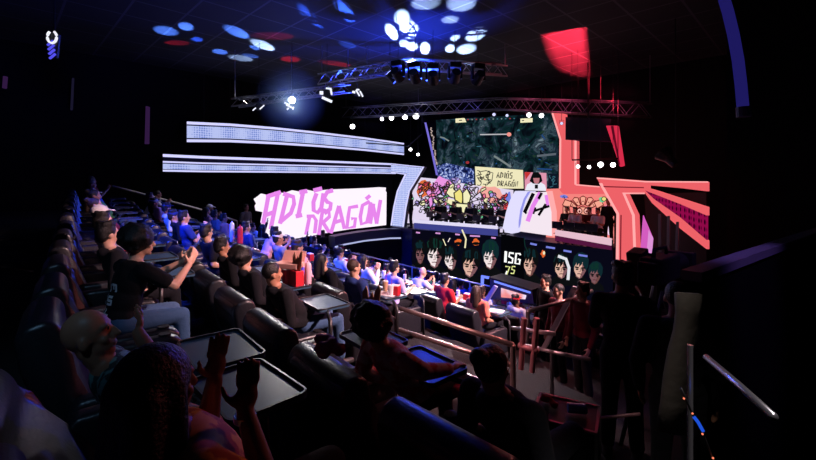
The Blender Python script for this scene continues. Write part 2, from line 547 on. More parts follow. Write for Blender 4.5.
def ceiling_grid(m):
    nt = m.node_tree; b = nt.nodes['Principled BSDF']
    tc = nt.nodes.new('ShaderNodeTexCoord'); br = nt.nodes.new('ShaderNodeTexBrick')
    br.offset = 0.0; br.inputs['Scale'].default_value = 1.0
    br.inputs['Brick Width'].default_value = 1.2; br.inputs['Row Height'].default_value = 1.2
    br.inputs['Mortar Size'].default_value = .028; br.inputs['Mortar Smooth'].default_value = 0.0
    br.inputs['Color1'].default_value = (.012, .012, .0145, 1); br.inputs['Color2'].default_value = (.011, .011, .0135, 1)
    br.inputs['Mortar'].default_value = (.06, .06, .068, 1)
    nt.links.new(tc.outputs['Object'], br.inputs['Vector']); nt.links.new(br.outputs['Color'], b.inputs['Base Color'])
ceiling_grid(M_ceil)

# tiered floor: one stepped surface following the curved rows
mb = MB()
xs = [XL + (XR - XL) * i / 30 for i in range(31)]
prof = []
for x in xs:
    pr = [(x, YB, row_z(-1, x))]
    for k in range(-1, NROW):
        y1 = row_y(k + 1, x) - .28
        pr.append((x, y1, row_z(k, x)))
        pr.append((x, y1, row_z(k + 1, x) if k < NROW - 1 else .3))
    pr.append((x, YF, .3))
    prof.append([mb.bm.verts.new(V(p)) for p in pr])
for a, b in zip(prof, prof[1:]):
    for i in range(len(a) - 1):
        mb.bm.faces.new((a[i], b[i], b[i + 1], a[i + 1]))
struct(mb.build('floor', M_floor))
def wall(name, a, b, z0, z1, m, t=.15):
    mb = MB(); a = V((*a, 0)); b = V((*b, 0)); n = (b - a).normalized().cross(V((0, 0, 1))) * t
    mb.prism([a + V((0, 0, z0)), b + V((0, 0, z0)), b + V((0, 0, z1)), a + V((0, 0, z1))], n, m)
    return struct(mb.build(name))
wall('wall_left', (XL, YF), (XL, YB), 0, ZC, M_wall, .15)
wall('wall_front', (XL, YF), (XR, YF), 0, ZC, M_wall, -.15)
wall('wall_back', (XL, YB), (XR, YB), 0, ZC, M_wall)
wall('wall_right', (XR, YB), (XR, YF), 0, ZC, M_wall)
mb = MB(); mb.box(((XL + XR) / 2, (YB + YF) / 2, ZC + .08), (XR - XL, YF - YB, .16)); struct(mb.build('ceiling', M_ceil))
# black masking wall to the right of the side screen, and the low partition along the right aisle
wall('wall_masking', (-1.3, 10.3), (XR, 10.3), 0, ZC, M_wall, -.12)

# ------------------------------------------------------------------ LED colours
LAV = emis('led_lavender', rgb(205, 205, 255), 1.15)
LAVM = led_mesh('led_lavender_mesh', rgb(184, 195, 242), rgb(112, 132, 212), 11.0, 1.0)
LAVP = led_mesh('led_pale_mesh', rgb(206, 214, 252), rgb(150, 165, 235), 9.0, 1.0)
REDB = emis('led_coral', rgb(238, 98, 104), 1.0)
REDL = emis('led_coral_light', rgb(255, 165, 165), 1.1)
REDD = emis('led_coral_line', rgb(120, 25, 40), 1.0)
REDM = led_mesh('led_magenta_mesh', rgb(150, 10, 75), rgb(40, 0, 25), 7.0, .9)
M_black = pbr('metal_black', (.012, .012, .013), .45, spec=.4)
M_navy = pbr('panel_navy', (.015, .02, .07), .45)
M_steel = pbr('steel_rail', (.5, .48, .48), .3, .9)
M_truss = pbr('truss_aluminium', (.35, .35, .38), .35, .9)

WL = PV((-17.85, 3.6), (-16.8, 15.6))                                                       # screens on the left wall
# upper ribbon
up_t = [(187, 121.5), (230, 123.5), (275, 127.2), (320, 132), (365, 137.4), (404, 143)]
up_b = [(187, 142), (230, 142.2), (275, 144.2), (320, 147), (365, 150.8), (404, 155)]
def lerp2(a, b, t): return [(p[0] + (q[0] - p[0]) * t, p[1] + (q[1] - p[1]) * t) for p, q in zip(a, b)]
def ribbon(name, label, plane, top, bot, bands, depth=.3):
    """bands: (t0, t1, material, part name) between the top and bottom outlines"""
    c = P(*top[len(top) // 2], plane)
    t = thing(name, label, 'led screen', (c.x, c.y, c.z))
    slab('housing', plane, top + bot[::-1], depth, M_navy, t, -.02)
    for t0, t1, m, nm in bands:
        slab(nm, plane, lerp2(top, bot, t0) + lerp2(top, bot, t1)[::-1], .03, m, t, .012)
    for i in (1, -2):
        q = P(*lerp2(top, bot, .5)[i], plane, -.4); mb = MB(t.location); mb.cyl(q, V((q.x, q.y, ZC)), .01, seg=6, m=M_black); mb.build('hanging_wire', None, t)
    return t
ribbon('led_ribbon', 'upper long lavender LED ribbon curving along the left wall, ends before the stage', WL, up_t, up_b,
       [(0, .13, LAV, 'edge_light'), (.2, .8, LAVM, 'mesh_panel'), (.87, 1, LAV, 'edge_light')])
lo_t = [(163, 154), (204, 156), (304, 159.6), (384, 163), (396, 163.6)]
lo_b = [(163, 171.5), (204, 172.2), (304, 172.8), (384, 173.6), (396, 173.9)]
rb = ribbon('led_ribbon', 'lower lavender LED ribbon that bends down into a slanted leg beside the stage', WL, lo_t, lo_b,
            [(0, .16, LAV, 'edge_light'), (.4, .49, LAV, 'edge_light'), (.55, .86, LAVM, 'mesh_panel'), (.9, 1, LAV, 'edge_light')])
LGP = PY(15.35)
leg_l = [(391, 172.6), (404.5, 174.6), (396.8, 191), (393, 208), (390.5, 228.5)]
leg_r = [(391, 163.4), (424, 166.8), (409.5, 191), (406, 208), (403.5, 228.5)]
slab('leg_housing', LGP, leg_l + leg_r[::-1], .25, M_navy, rb, .0, 2.81)
slab('leg_panel', LGP, lerp2(leg_l, leg_r, .14) + lerp2(leg_l, leg_r, .86)[::-1], .03, LAVP, rb, .04, 2.81)
slab('leg_edge_light', LGP, leg_l + lerp2(leg_l, leg_r, .1)[::-1], .03, LAV, rb, .035, 2.81)
slab('leg_edge_light', LGP, lerp2(leg_l, leg_r, .9) + leg_r[::-1], .03, LAV, rb, .035, 2.81)

# left wall screen with brush-white field and pink lettering
c = P(322, 212, WL)
sc = thing('led_screen', 'wide wall screen with pink hand-painted ADIÓS DRAGÓN lettering on white', 'screen', (c.x, c.y, c.z))
M_scr_black = pbr('screen_off', (.004, .004, .007), .9, spec=.1)
slab('panel', WL, [(250, 189), (392, 180), (392, 230), (250, 246)], .15, M_scr_black, sc, .0)
A = Art(WL, sc, .01)
WHITE = emis('led_white', rgb(244, 232, 246), 1.15); PINK = emis('led_pink', rgb(233, 135, 238), 1.0)
A.fill([(261, 193.5), (268, 195), (275, 191.6), (284, 193), (292, 190.2), (300, 191.6), (306, 189.6), (313, 191), (330, 189.4), (352, 188.6), (366, 188), (379, 187.2), (386, 187.6),
        (385.6, 191), (386.6, 192.2), (386.2, 225), (370, 227), (350, 229.2), (330, 232.4), (310, 236), (290, 239.5), (276, 240), (262, 238.6), (263, 228), (260.4, 222), (262.4, 212), (255.6, 210.6), (254.6, 206), (256, 203.4), (253.6, 199), (257, 196.6)], WHITE)
z = lambda L: [(250 + x / 5.44, 180 + y / 5.44) for x, y in L]
w1, w2 = 4.3, 3.7
for L in ([(100, 88), (72, 238)], [(152, 72), (112, 268)], [(88, 92), (168, 66)], [(86, 190), (138, 172)],
          [(205, 70), (163, 238)], [(180, 74), (236, 92), (240, 130), (222, 180), (160, 232)],
          [(290, 60), (262, 198)], [(268, 68), (312, 60)], [(248, 198), (284, 190)],
          [(362, 72), (345, 120), (346, 165), (368, 178), (388, 150), (400, 72)], [(345, 58), (392, 46)],
          [(452, 56), (420, 66), (404, 96), (420, 120), (440, 128), (436, 158), (404, 182)]):
    A.line(z(L), w1, PINK)
for L in ([(325, 195), (304, 298)], [(308, 198), (345, 196), (360, 220), (352, 290)],
          [(396, 160), (374, 298)], [(392, 162), (430, 172), (432, 200), (392, 236)], [(398, 232), (430, 284)],
          [(484, 140), (440, 290)], [(484, 140), (514, 266)], [(456, 232), (508, 216)],
          [(588, 142), (542, 150), (534, 200), (528, 262), (568, 254), (574, 208), (550, 212)],
          [(652, 116), (612, 138), (600, 200), (606, 240), (636, 230), (648, 180), (656, 120)], [(630, 104), (654, 84)],
          [(654, 238), (672, 128)], [(668, 132), (690, 238)], [(688, 238), (710, 108)]):
    A.line(z(L), w2, PINK)
A.build('lettering')

# curved navy ledge with light lines under the left screen
LEDLINE = emis('ledge_light', rgb(190, 195, 245), .9)
pl = PX(-15.35)
c = P(370, 245, pl)
lg = thing('stage_ledge', 'curved navy ledge with a thin white light line below the pink screen', 'ledge', (c.x, c.y, c.z))
lt = [(335, 236.6), (343, 235), (365, 231.5), (390, 229), (401, 228.8)]
lb = [(335, 248), (343, 245.6), (365, 241.5), (390, 239), (401, 238.8)]
slab('fascia', pl, lt + lb[::-1], .5, M_navy, lg)
slab('edge_light', pl, lerp2(lt, lb, .86) + lb[::-1], .03, LEDLINE, lg, .02)
slab('base', pl, lb + [(401, 262), (335, 262)], .4, M_wall, lg, -.05)

# dim purple wall strips at far left
def strip(label, pts, plane, m):
    c = P(*pts[0], plane); t = tag(slab('sconce_strip', plane, pts, .06, m, None), label, 'light strip')
    return t
DIMP = emis('led_dim_purple', rgb(46, 24, 62), 1.0); DIMB = emis('led_dim_blue', rgb(22, 20, 40), 1.0)
strip('short dim purple light strip on the dark left wall, left of the ribbons', [(146, 106), (150, 107), (149.4, 144), (145, 144)], PX(-18.13), DIMP)
strip('very faint blue vertical light strip high on the dark back-left wall', [(72, 78), (74.4, 78), (73, 110), (70.4, 110)], PX(-18.13), DIMB)
strip('faint short violet light strip at the far left edge of the hall', [(3, 76), (4.6, 76), (3.6, 88), (2, 88)], PW(7.0), DIMP)

# ------------------------------------------------------------------ stage
SY = 15.0
ST = PY(SY); ZS = 2.8
stage = thing('stage', 'raised dark stage platform with white deck edge below the big game screen', 'stage', (-9, 16.4, .3))
mb = MB((-9, 16.4, .3)); mb.box((-10.8, (SY + YF) / 2, (ZS + .3) / 2), (11.0, YF - SY - .02, ZS - .3), m=M_navy); mb.build('platform', None, stage)
# LED front of the stage: portraits, team block, names
FR = PY(SY - .02)
front = thing('led_banner', 'stage-front LED banner of large player portraits either side of ISG block', 'led screen', tuple(P(505, 258, FR)))
M_dkled = emis('led_black_navy', rgb(8, 8, 22), 1.0)
slab('panel', FR, [(412, 229.5), (500, 236.5), (612, 250.5), (612, 330), (500, 330), (412, 330)], .08, M_dkled, front, .06, .302)
A = Art(FR, front, .062)
NPT = [0]
def portrait(cx, cy, w, h, hair, skin, shade, hi, tilt=0.0, seed=0):
    NPT[0] += 1; A = Art(FR, front, .068 + .006 * NPT[0])
    r = random.Random(seed)
    q = lambda x, y: (cx + (x * w) * math.cos(tilt) - y * h * math.sin(tilt), cy + (x * w) * math.sin(tilt) + y * h * math.cos(tilt))
    A.fill([q(-.34, .55), q(.34, .55), q(.9, .86), q(1.05, 1.25), q(-1.05, 1.25), q(-.9, .86)], HB)
    A.fill([q(-.3, .3), q(.3, .3), q(.3, .66), q(.05, .8), q(-.26, .66)], shade)
    A.fill([q(-.68, -.2), q(-.62, -.62), q(-.34, -.92), q(.05, -1.0), q(.42, -.88), q(.68, -.56), q(.7, -.1), q(.56, .2), q(-.56, .2)], hair)
    A.fill([q(-.52, -.12), q(-.4, -.3), q(-.05, -.22), q(.2, -.34), q(.5, -.16), q(.54, .2), q(.38, .52), q(.08, .72), q(-.2, .62), q(-.46, .3)], skin)
    A.fill([q(.16, -.3), q(.5, -.16), q(.54, .2), q(.38, .52), q(.08, .72), q(.2, .3)], shade)
    for x0, x1, y1 in ((-.6, -.3, .12), (-.34, -.08, -.02), (-.1, .2, .02), (.2, .62, .16)):
        A.fill([q(x0, -.5), q(x1, -.5), q(x1 - .06 if x1 < .5 else x1, -.2), q(x0 * .9 if x1 < .5 else x1 * .82, y1), q(x0, -.2)], hair)
    A.line([q(-.44, .03), q(-.1, .07)], 1.5, HB); A.line([q(.1, .07), q(.46, .02)], 1.5, HB)
    A.fill([q(-.4, .17), q(-.24, .11), q(-.08, .17), q(-.22, .24)], HB); A.fill([q(.1, .17), q(.26, .11), q(.42, .17), q(.26, .24)], HB)
    A.line([q(.02, .06), q(.08, .3), q(-.06, .32)], .6, shade)
    A.line([q(-.16, .47), q(.04, .45), q(.22, .47)], .8, emis('led_mouth', rgb(90, 34, 42)))
    for i in range(6):
        a = r.uniform(-.5, .5)
        A.line([q(a, -.9 + abs(a) * .4), q(a + r.uniform(-.1, .1), -.62), q(a + r.uniform(-.16, .16), -.34)], r.uniform(.8, 2.0), hi)
    A.build('portrait')
HB = emis('led_hair', rgb(12, 14, 16)); TEAL = emis('led_teal_hair', rgb(14, 48, 42)); TEAL2 = emis('led_teal_dark', rgb(14, 40, 46))
SKB = emis('led_skin_pale', rgb(240, 225, 225)); SKS = emis('led_skin_shade', rgb(128, 88, 94)); SKT = emis('led_skin_tan', rgb(222, 178, 160)); SKD = emis('led_skin_dark', rgb(110, 72, 70))
ORG = emis('led_orange', rgb(225, 100, 45)); CREAM = emis('led_cream', rgb(240, 232, 190))
for x in (458, 476): A.blob(x, 242, 3.4, 3.2, ORG, wob=.5, seed=x); A.blob(x, 243.5, 3.6, 1.6, HB)
A.line([(462, 229.6), (466, 239), (465, 248)], 1.5, CREAM); A.line([(448, 242), (450, 238)], .9, SKB); A.line([(443, 239), (446, 246)], .9, CREAM)
portrait(420, 253, 8, 14, HB, SKS, SKD, TEAL2, 0, 1)
portrait(434.5, 254, 13.5, 18, HB, SKB, SKS, TEAL, .05, 2)
portrait(450, 259, 11, 14.5, HB, SKB, SKS, TEAL2, -.12, 3)
portrait(470.5, 264, 14, 17, HB, SKT, SKS, TEAL2, .14, 4)
portrait(490, 256, 12.5, 17, TEAL2, SKB, SKS, TEAL, .04, 5)
portrait(530, 263, 12, 17, HB, SKT, SKD, TEAL2, .05, 6)
portrait(561, 267, 12, 15, HB, SKT, SKS, TEAL2, .0, 7)
portrait(580, 267, 11.5, 15, TEAL2, SKT, SKS, TEAL2, .12, 8)
portrait(595, 274, 10.5, 13, TEAL2, SKS, SKD, TEAL, .1, 9)
A.build('print'); A = Art(FR, front, .128)
A.blob(543, 254, 2.4, 3.4, ORG, wob=.6, seed=3); A.blob(544, 253, 1.2, 1.8, CREAM)
A.line([(558, 256), (566, 259), (569, 268), (568, 280)], 3.0, emis('led_white_stroke', rgb(225, 225, 232)))
A.line([(524, 237), (525, 246), (528, 252)], .9, TEAL)
NMP = emis('led_name_pink', rgb(215, 150, 215)); NMB = emis('led_name_blue', rgb(120, 130, 225))
for x, y, l in ((418, 232.6, 4), (438, 233.2, 5), (457.5, 234.4, 4.6), (475, 236, 10), (493.5, 237.8, 4.4)): A.line([(x - l / 2, y - .2), (x + l / 2, y + .3)], 1.5, NMP)
for x, y, l in ((533.5, 244.2, 6.6), (550.5, 247.6, 9), (567.5, 251.2, 8), (583, 255.6, 9)): A.line([(x - l / 2, y - .7), (x + l / 2, y + .7)], 1.9, NMB)
TW = emis('led_text_white', rgb(250, 250, 250), 1.1); TY = emis('led_text_lime', rgb(225, 228, 150))
A.fill([(501, 234), (524, 238), (524, 289), (501, 286)], emis('led_black', rgb(4, 4, 8)))
A.fill([(504.6, 251), (507.2, 251.4), (506.6, 262.6), (504.0, 262.2)], TW)
A.line([(513.8, 253.4), (509.6, 252.8), (509.0, 256.4), (512.8, 258.6), (512.2, 262.8), (508, 262.2)], 1.9, TW)
A.line([(520.4, 255.2), (520, 253.8), (516.2, 253.4), (515.2, 263.4), (519.4, 264), (520, 259.6), (517.8, 259.2)], 1.9, TW)
A.line([(505.4, 266.4), (509.8, 266.8), (506.6, 275)], 1.3, TY); A.line([(515.4, 266.6), (512.2, 266.4), (511.8, 269.4), (514.6, 270.4), (513.6, 273.6), (510.6, 273.2)], 1.2, TY)
A.line([(507, 271), (504.6, 277)], 1.3, TW)
A.build('print')

# big game screen above the stage
GS = PY(17.3)
gs = thing('led_screen', 'big dark teal game screen hung above the stage', 'screen', tuple(P(494, 152, GS)))
M_game = led_noise('led_game', [(.36, rgb(3, 5, 12)), (.44, rgb(8, 18, 26)), (.5, rgb(13, 42, 44)), (.54, rgb(26, 34, 52)), (.58, rgb(60, 84, 92)), (.61, rgb(18, 26, 44)), (.68, rgb(110, 130, 140))], 1.3, 8, 1.0, .9)
slab('panel', GS, [(427.5, 119), (559, 111), (559, 192), (433, 186)], .2, M_scr_black, gs)
slab('display', GS, [(436, 120), (558, 113), (558, 188), (438, 181)], .02, M_game, gs, .03)
for x in (440, 545):
    q = P(x, 120, GS, -.26); mb = MB(gs.location); mb.cyl(q, V((q.x, q.y, ZC)), .02, m=M_black); mb.build('hanging_wire', None, gs)
A = Art(GS, gs, .04)
SPK = led_noise('led_speckle_blue', [(.4, rgb(12, 16, 50)), (.5, rgb(40, 60, 140)), (.58, rgb(150, 170, 230)), (.66, rgb(235, 240, 255))], 5.5, 4)
A.fill([(437, 166), (446, 163), (460, 166), (474, 169), (474, 184), (438, 182)], SPK)
rr = random.Random(4)
for i in range(26):
    y = 128 + i * 1.5; A.blob(431.5 + (y - 128) * .12 + rr.uniform(-1, 1), y, .9, .7, emis('led_leaf', rgb(190, 170, 165)), wob=.9, n=6, seed=i)
DOT = [emis('led_dot_' + n, rgb(*[v * .8 for v in c])) for n, c in (('teal', (70, 130, 150)), ('blue', (40, 90, 160)), ('pale', (150, 165, 165)), ('red', (200, 60, 70)), ('moss', (40, 70, 55)), ('deep', (12, 18, 30)))]
for i in range(60):
    x, y = rr.uniform(440, 556), rr.uniform(124, 165); m = DOT[rr.choice((0, 1, 4, 4, 4, 5, 5, 5))]
    A.blob(x, y, rr.uniform(.5, 3.0), rr.uniform(.4, 1.2), m, rot=rr.uniform(-.6, 1.0), n=8, wob=1.1, seed=i)
A.line([(480, 134.6), (508, 134.2)], 1.1, emis('led_beam', rgb(190, 190, 196))); A.blob(509, 134.4, 2.3, 2.1, emis('led_flare', rgb(245, 150, 140)))
A.line([(494, 156), (502, 161), (511, 167)], 2.0, DOT[2]); A.line([(537, 156), (556, 154)], 2.2, emis('led_slate', rgb(90, 100, 110)))
A.blob(467.5, 162.5, 1.8, 1.4, DOT[3]); A.line([(440, 137), (444, 138), (449, 141)], 1.4, DOT[2])
A.fill([(455.4, 118.6), (464.6, 118), (466.4, 122.2), (455.6, 122.8)], CREAM); A.line([(459, 120.4), (462, 120.2)], .9, HB)
A.fill([(520.4, 118.6), (532.6, 118), (532.6, 122.2), (520.4, 122.8)], CREAM); A.line([(522, 120.6), (524, 120.4)], .9, HB)
for i in range(12): A.blob(468 + i * 4.2, 119.6 - i * .1, .9, .7, DOT[rr.choice((0, 1, 3, 2))], n=6)
# overlay at the foot of the screen: cream poster, caster picture, player card
A.fill([(475, 166.4), (523, 170), (523.6, 188.6), (476, 188.4)], CREAM)
INK = emis('led_ink', rgb(34, 30, 30))
def scribble(cx, cy, rx, ry, n, w, m, seed, k=5):
    r = random.Random(seed)
    for i in range(n):
        a = r.uniform(0, 6.28); d = r.random() ** .5
        x, y = cx + rx * d * math.cos(a), cy + ry * d * math.sin(a)
        h = r.uniform(0, 6.28); pts = [(x, y)]; tn = r.uniform(-1.1, 1.1)
        for j in range(k):
            h += tn; x += 1.3 * math.cos(h); y += 1.3 * math.sin(h); pts.append((x, y))
        A.line(pts, w, m)
scribble(484.5, 177.5, 6, 6.5, 17, .75, INK, 8)
A.line([(479, 172), (486, 170.6), (493, 173), (492, 180), (487, 185), (483, 184)], .8, INK)
A.line([(477.8, 173), (482, 178), (480, 182)], .8, INK)
def word(strokes, x, y, s, w, m, sl=.08):
    for ch in strokes:
        for st in ch[0]: A.line([(x + px * s * .62 + (1 - py) * s * .12, y + py * s + (x + px * s) * 0 + sl * (px * s * .6)) for px, py in st], w, m)
        x += s * ch[1]; y += sl * s * ch[1]
G = {'A': ([[(0, 1), (.35, 0), (.75, 1)], [(.12, .65), (.62, .65)]], .68), 'D': ([[(0, 0), (0, 1), (.6, .75), (.6, .25), (0, 0)]], .62), 'I': ([[(.2, 0), (.2, 1)]], .4),
     'O': ([[(0, .2), (0, 1), (.6, 1), (.6, .2), (0, .2)], [(.25, -.05), (.5, -.28)]], .64), 'S': ([[(.65, 0), (0, .1), (.05, .45), (.6, .55), (.55, 1), (0, 1)]], .62),
     'R': ([[(0, 1), (0, 0), (.6, .15), (.5, .5), (0, .55), (.65, 1)]], .66), 'G': ([[(.65, .1), (.1, .05), (0, .9), (.6, 1), (.65, .55), (.3, .55)]], .66), 'N': ([[(0, 1), (0, 0), (.6, 1), (.6, 0)]], .62)}
word([G[c] for c in 'ADIOS'], 496.6, 172.2, 5.6, 1.0, INK, .03); word([G[c] for c in 'DRAGON'], 497.6, 180.6, 5.4, 1.0, INK, .03)
A.fill([(524.6, 172), (546.4, 173), (546.8, 191), (524.8, 190.4)], emis('led_cam_wall', rgb(225, 150, 175)))
A.fill([(524.6, 172), (531, 172.4), (525.5, 180)], emis('led_cam_red', rgb(200, 50, 50)))
A.fill([(525, 190.4), (527, 184.5), (532, 181.8), (540, 181.8), (545, 185), (546.6, 190.8)], emis('led_white_shirt', rgb(235, 235, 248)))
A.fill([(531.4, 176), (533, 172.4), (538, 172), (541, 175), (542.5, 181), (539, 183.8), (533, 183.6), (529.6, 181)], HB)
A.fill([(533.2, 178), (539.6, 178), (539, 182.4), (536.4, 184), (534, 182.4)], emis('led_face_cam', rgb(190, 120, 130)))
A.fill([(534.8, 184.6), (538, 184.6), (538, 188.6), (534.8, 188.6)], HB)
A.fill([(548.2, 173.6), (557.6, 174), (557.6, 191.2), (548.2, 191)], emis('led_card', rgb(14, 22, 36)))
scribble(553, 182, 3.2, 5, 8, .7, DOT[0], 3, 3)
A.line([(537, 168.6), (552, 169.6)], 1.3, DOT[1])
A.build('print')
t = thing('light_tube', 'slim lavender light tube standing at the left edge of the big screen', 'light tube', tuple(P(430, 146, PY(16.9))))
mb = MB(t.location); mb.tube([P(425, 121, PY(16.9)), P(431, 147, PY(16.9)), P(437, 175, PY(16.9))], .055, m=emis('led_tube_lavender', rgb(120, 110, 215))); mb.build('tube', None, t)
mb = MB(t.location); mb.box(P(424.6, 120.5, PY(16.9)), (.22, .2, .25), m=M_black); mb.build('clamp', None, t)

# doodled mural walls
MU = PY(16.9)
mu = thing('mural_screen', 'left mural screen of bright inked doodles behind the players', 'screen', tuple(P(455, 200, MU)))
MW = emis('mural_white', rgb(226, 214, 240))
slab('panel', MU, [(401, 182), (420, 177.5), (436, 179), (475, 185.6), (512, 190), (512, 236), (402, 232)], .12, MW, mu, 0, 2.81)
A = Art(MU, mu, .01)
MC = {k: emis('mural_' + k, rgb(*c)) for k, c in dict(pink=(236, 150, 226), rose=(240, 120, 160), orange=(226, 110, 60), cream=(244, 238, 190), salmon=(246, 170, 160), green=(110, 205, 150), lilac=(180, 160, 235), red=(225, 70, 80), sky=(120, 130, 225), yellow=(240, 226, 130), white=(246, 244, 246)).items()}
A.blob(409, 202, 5.5, 15, MC['white'], .3, wob=.3, seed=1); A.blob(425, 189, 8, 9, MC['orange'], .2, wob=.5, seed=2)
A.blob(441, 190, 12, 12, MC['pink'], .1, wob=.4, seed=3); A.blob(452, 208, 18, 9, MC['cream'], .05, wob=.4, seed=4)
A.blob(478, 199, 10, 10, MC['white'], 0, wob=.3, seed=5); A.blob(490, 195, 13, 8.5, MC['salmon'], .2, wob=.4, seed=6)
A.blob(491, 209, 11, 7.5, MC['green'], 0, wob=.5, seed=7); A.blob(504, 203, 4.5, 9, MC['red'], 0, wob=.8, seed=8); A.blob(508, 198, 3, 7, MC['sky'], 0, wob=.8, seed=9)
for i, (x, y, m) in enumerate(((409, 193, 'green'), (407, 203, 'green'), (411, 199, 'green'), (406, 212, 'green'))):
    A.blob(x, y, 2.4, 3.2, MC[m], .4, wob=.4, seed=i + 20); A.line(A_pts := [(x + 2.6 * math.cos(a * .8), y + 3.4 * math.sin(a * .8)) for a in range(8)], .6, INK, True)
def doodle(cx, cy, rx, ry, n, seed, cols, w=.95):
    r = random.Random(seed)
    for i in range(n):
        a = r.uniform(0, 6.28); d = r.random() ** .5
        x, y = cx + rx * d * math.cos(a), cy + ry * d * math.sin(a)
        sx, sy, ro = r.uniform(1.2, 3.8), r.uniform(.9, 2.3), r.uniform(-1.4, 1.4)
        pts = A.blob(x, y, sx, sy, MC[r.choice(cols)], ro, 9, .8, seed * 50 + i)
        A.line(pts, w, INK, True)
        if r.random() < .5: A.line([(x, y), (x + r.uniform(-3, 3), y + r.uniform(-3, 3))], w, INK)
doodle(425, 188, 7, 7, 14, 31, ['orange', 'red', 'rose']); doodle(441, 190, 10, 10, 20, 32, ['pink', 'lilac', 'rose'])
doodle(430, 203, 7, 7, 8, 33, ['pink', 'white', 'lilac']); doodle(491, 209, 10, 6, 15, 34, ['green', 'green', 'white']); doodle(505, 203, 3.5, 8, 8, 35, ['red', 'sky', 'rose'])
doodle(458, 203, 46, 17, 130, 41, ['white', 'white', 'pink', 'cream', 'lilac', 'rose', 'green'], .95)
doodle(471, 187, 6, 4, 8, 36, ['white', 'lilac']); doodle(455, 181.5, 8, 2.2, 6, 37, ['white', 'sky', 'lilac'], .6)
# a cream winged beast with horns and a pale wing beside it
def inked(pts, m, w=1.0): A.fill(pts, m); A.line(pts, w, INK, True)
inked([(428, 199), (432, 196), (433, 204), (430, 208)], MC['pink']); inked([(426, 192), (430, 188), (432, 193), (428, 196)], MC['pink'])
inked([(446, 193), (450, 185), (454, 183), (454.6, 190), (459, 192), (456, 198.6), (450, 197)], MC['cream'], 1.3)
inked([(454, 193), (460, 188.6), (463.4, 195), (462, 204), (455, 200)], MC['yellow'], 1.4); inked([(462.6, 193), (467, 188.6), (471, 196), (469, 204), (463, 205)], MC['cream'], 1.4)
inked([(456, 203), (469, 204), (472, 211), (465, 217), (456, 213)], MC['cream'], 1.5)
A.line([(450, 205), (455, 208), (453, 214)], 1.5, INK); A.line([(473, 206), (477, 210), (474, 216)], 1.5, INK)
for x in (460.4, 466.6): A.blob(x, 208, 1.4, 1.3, INK)
A.line([(458, 213), (461, 211.4), (463.6, 213.4), (467, 211.8)], 1.2, INK)
inked([(471, 200), (476, 195), (479, 199), (476, 204)], MC['white'], 1.3); inked([(472, 202), (480, 199), (482, 203), (476, 207)], MC['white']); inked([(474, 197), (480, 192), (482, 197), (479, 200)], MC['white'], 1.2)
scribble(430, 205, 14, 10, 30, 1.0, INK, 13, 4); scribble(490, 204, 14, 10, 26, 1.0, INK, 14, 4); scribble(440, 188, 20, 7, 26, .9, INK, 15, 4)
A.build('print')

# coral mural on the right, behind the second team
MR = PY(16.85)
mr = thing('mural_screen', 'right coral mural screen with a big inked crab-like doodle', 'screen', tuple(P(588, 212, MR)))
CORAL = emis('mural_coral', rgb(246, 132, 126))
slab('panel', MR, [(546, 189), (600, 187), (613, 200), (613, 254), (546, 240)], .12, CORAL, mr, 0, 2.81)
A = Art(MR, mr, .01)
A.fill([(603, 207), (609, 204), (612.6, 208), (612.6, 236), (600, 233)], MC['pink']); A.fill([(605, 212), (610, 209), (612.4, 213), (612.4, 236), (604, 233)], emis('mural_blush', rgb(246, 210, 235)))
BR = emis('mural_brown', rgb(104, 26, 22)); PEACH = emis('mural_peach', rgb(250, 168, 146))
for i in range(5):
    a0, a1 = PI * 1.16 + i * PI * .68 / 5 + .05, PI * 1.16 + (i + 1) * PI * .68 / 5 - .05
    f = lambda a, r_: (583 + r_ * 1.1 * math.cos(a), 212 + r_ * .86 * math.sin(a))
    pts = [f(a0, 8.5), f((a0 + a1) / 2, 8), f(a1, 8.5), f(a1, 17), f((a0 + a1) / 2, 18.6), f(a0, 17)]
    A.fill(pts, PEACH); A.line(pts, 1.1, BR, True)
    A.line([f(a0 + .1, 12.5), f(a1 - .1, 12.5)], .8, BR)
for sx in (-1, 1):
    for pts in ([(583 + sx * 11, 202), (583 + sx * 18, 199.5), (583 + sx * 20.5, 205), (583 + sx * 14, 208.5)], [(583 + sx * 13.5, 209), (583 + sx * 20, 206.5), (583 + sx * 20, 214), (583 + sx * 15, 217), (583 + sx * 13, 213)]):
        A.fill(pts, PEACH); A.line(pts, 1.2, BR, True)
pts = A.blob(583, 214, 9, 7.5, PEACH, 0, wob=.2, seed=4); A.line(pts, 1.1, BR, True)
for x in (579.5, 586.5):
    pts = A.blob(x, 211, 2.6, 2.8, emis('mural_eye', rgb(255, 190, 180))); A.line(pts, 1.0, BR, True); A.blob(x, 211.4, 1.0, 1.2, BR)
A.line([(578, 216), (580.5, 218.4), (583, 216.6), (585.5, 218.6), (588, 216)], 1.2, emis('mural_mouth', rgb(190, 30, 40)))
doodle2 = random.Random(9)
for i in range(12):
    x, y = doodle2.uniform(573, 594), doodle2.uniform(214, 222)
    A.line([(x, y), (x + doodle2.uniform(-2, 2), y + 3), (x + doodle2.uniform(-3, 3), y + 5)], .8, BR)
A.blob(564.6, 196.6, 4, 2, MC['sky'], .1, wob=.5, seed=4); scribble(564.6, 196.6, 3, 1.2, 4, .6, INK, 4, 2)
A.blob(602, 199.6, 3, 2.4, MC['green'], .1, wob=.5, seed=5); pts = A.blob(604, 199, 2.4, 2.2, MC['yellow']); A.line(pts, .7, INK, True)
A.blob(588, 227, 9, 4, emis('mural_warm', rgb(255, 205, 170)), wob=.4, seed=6)
A.build('print')

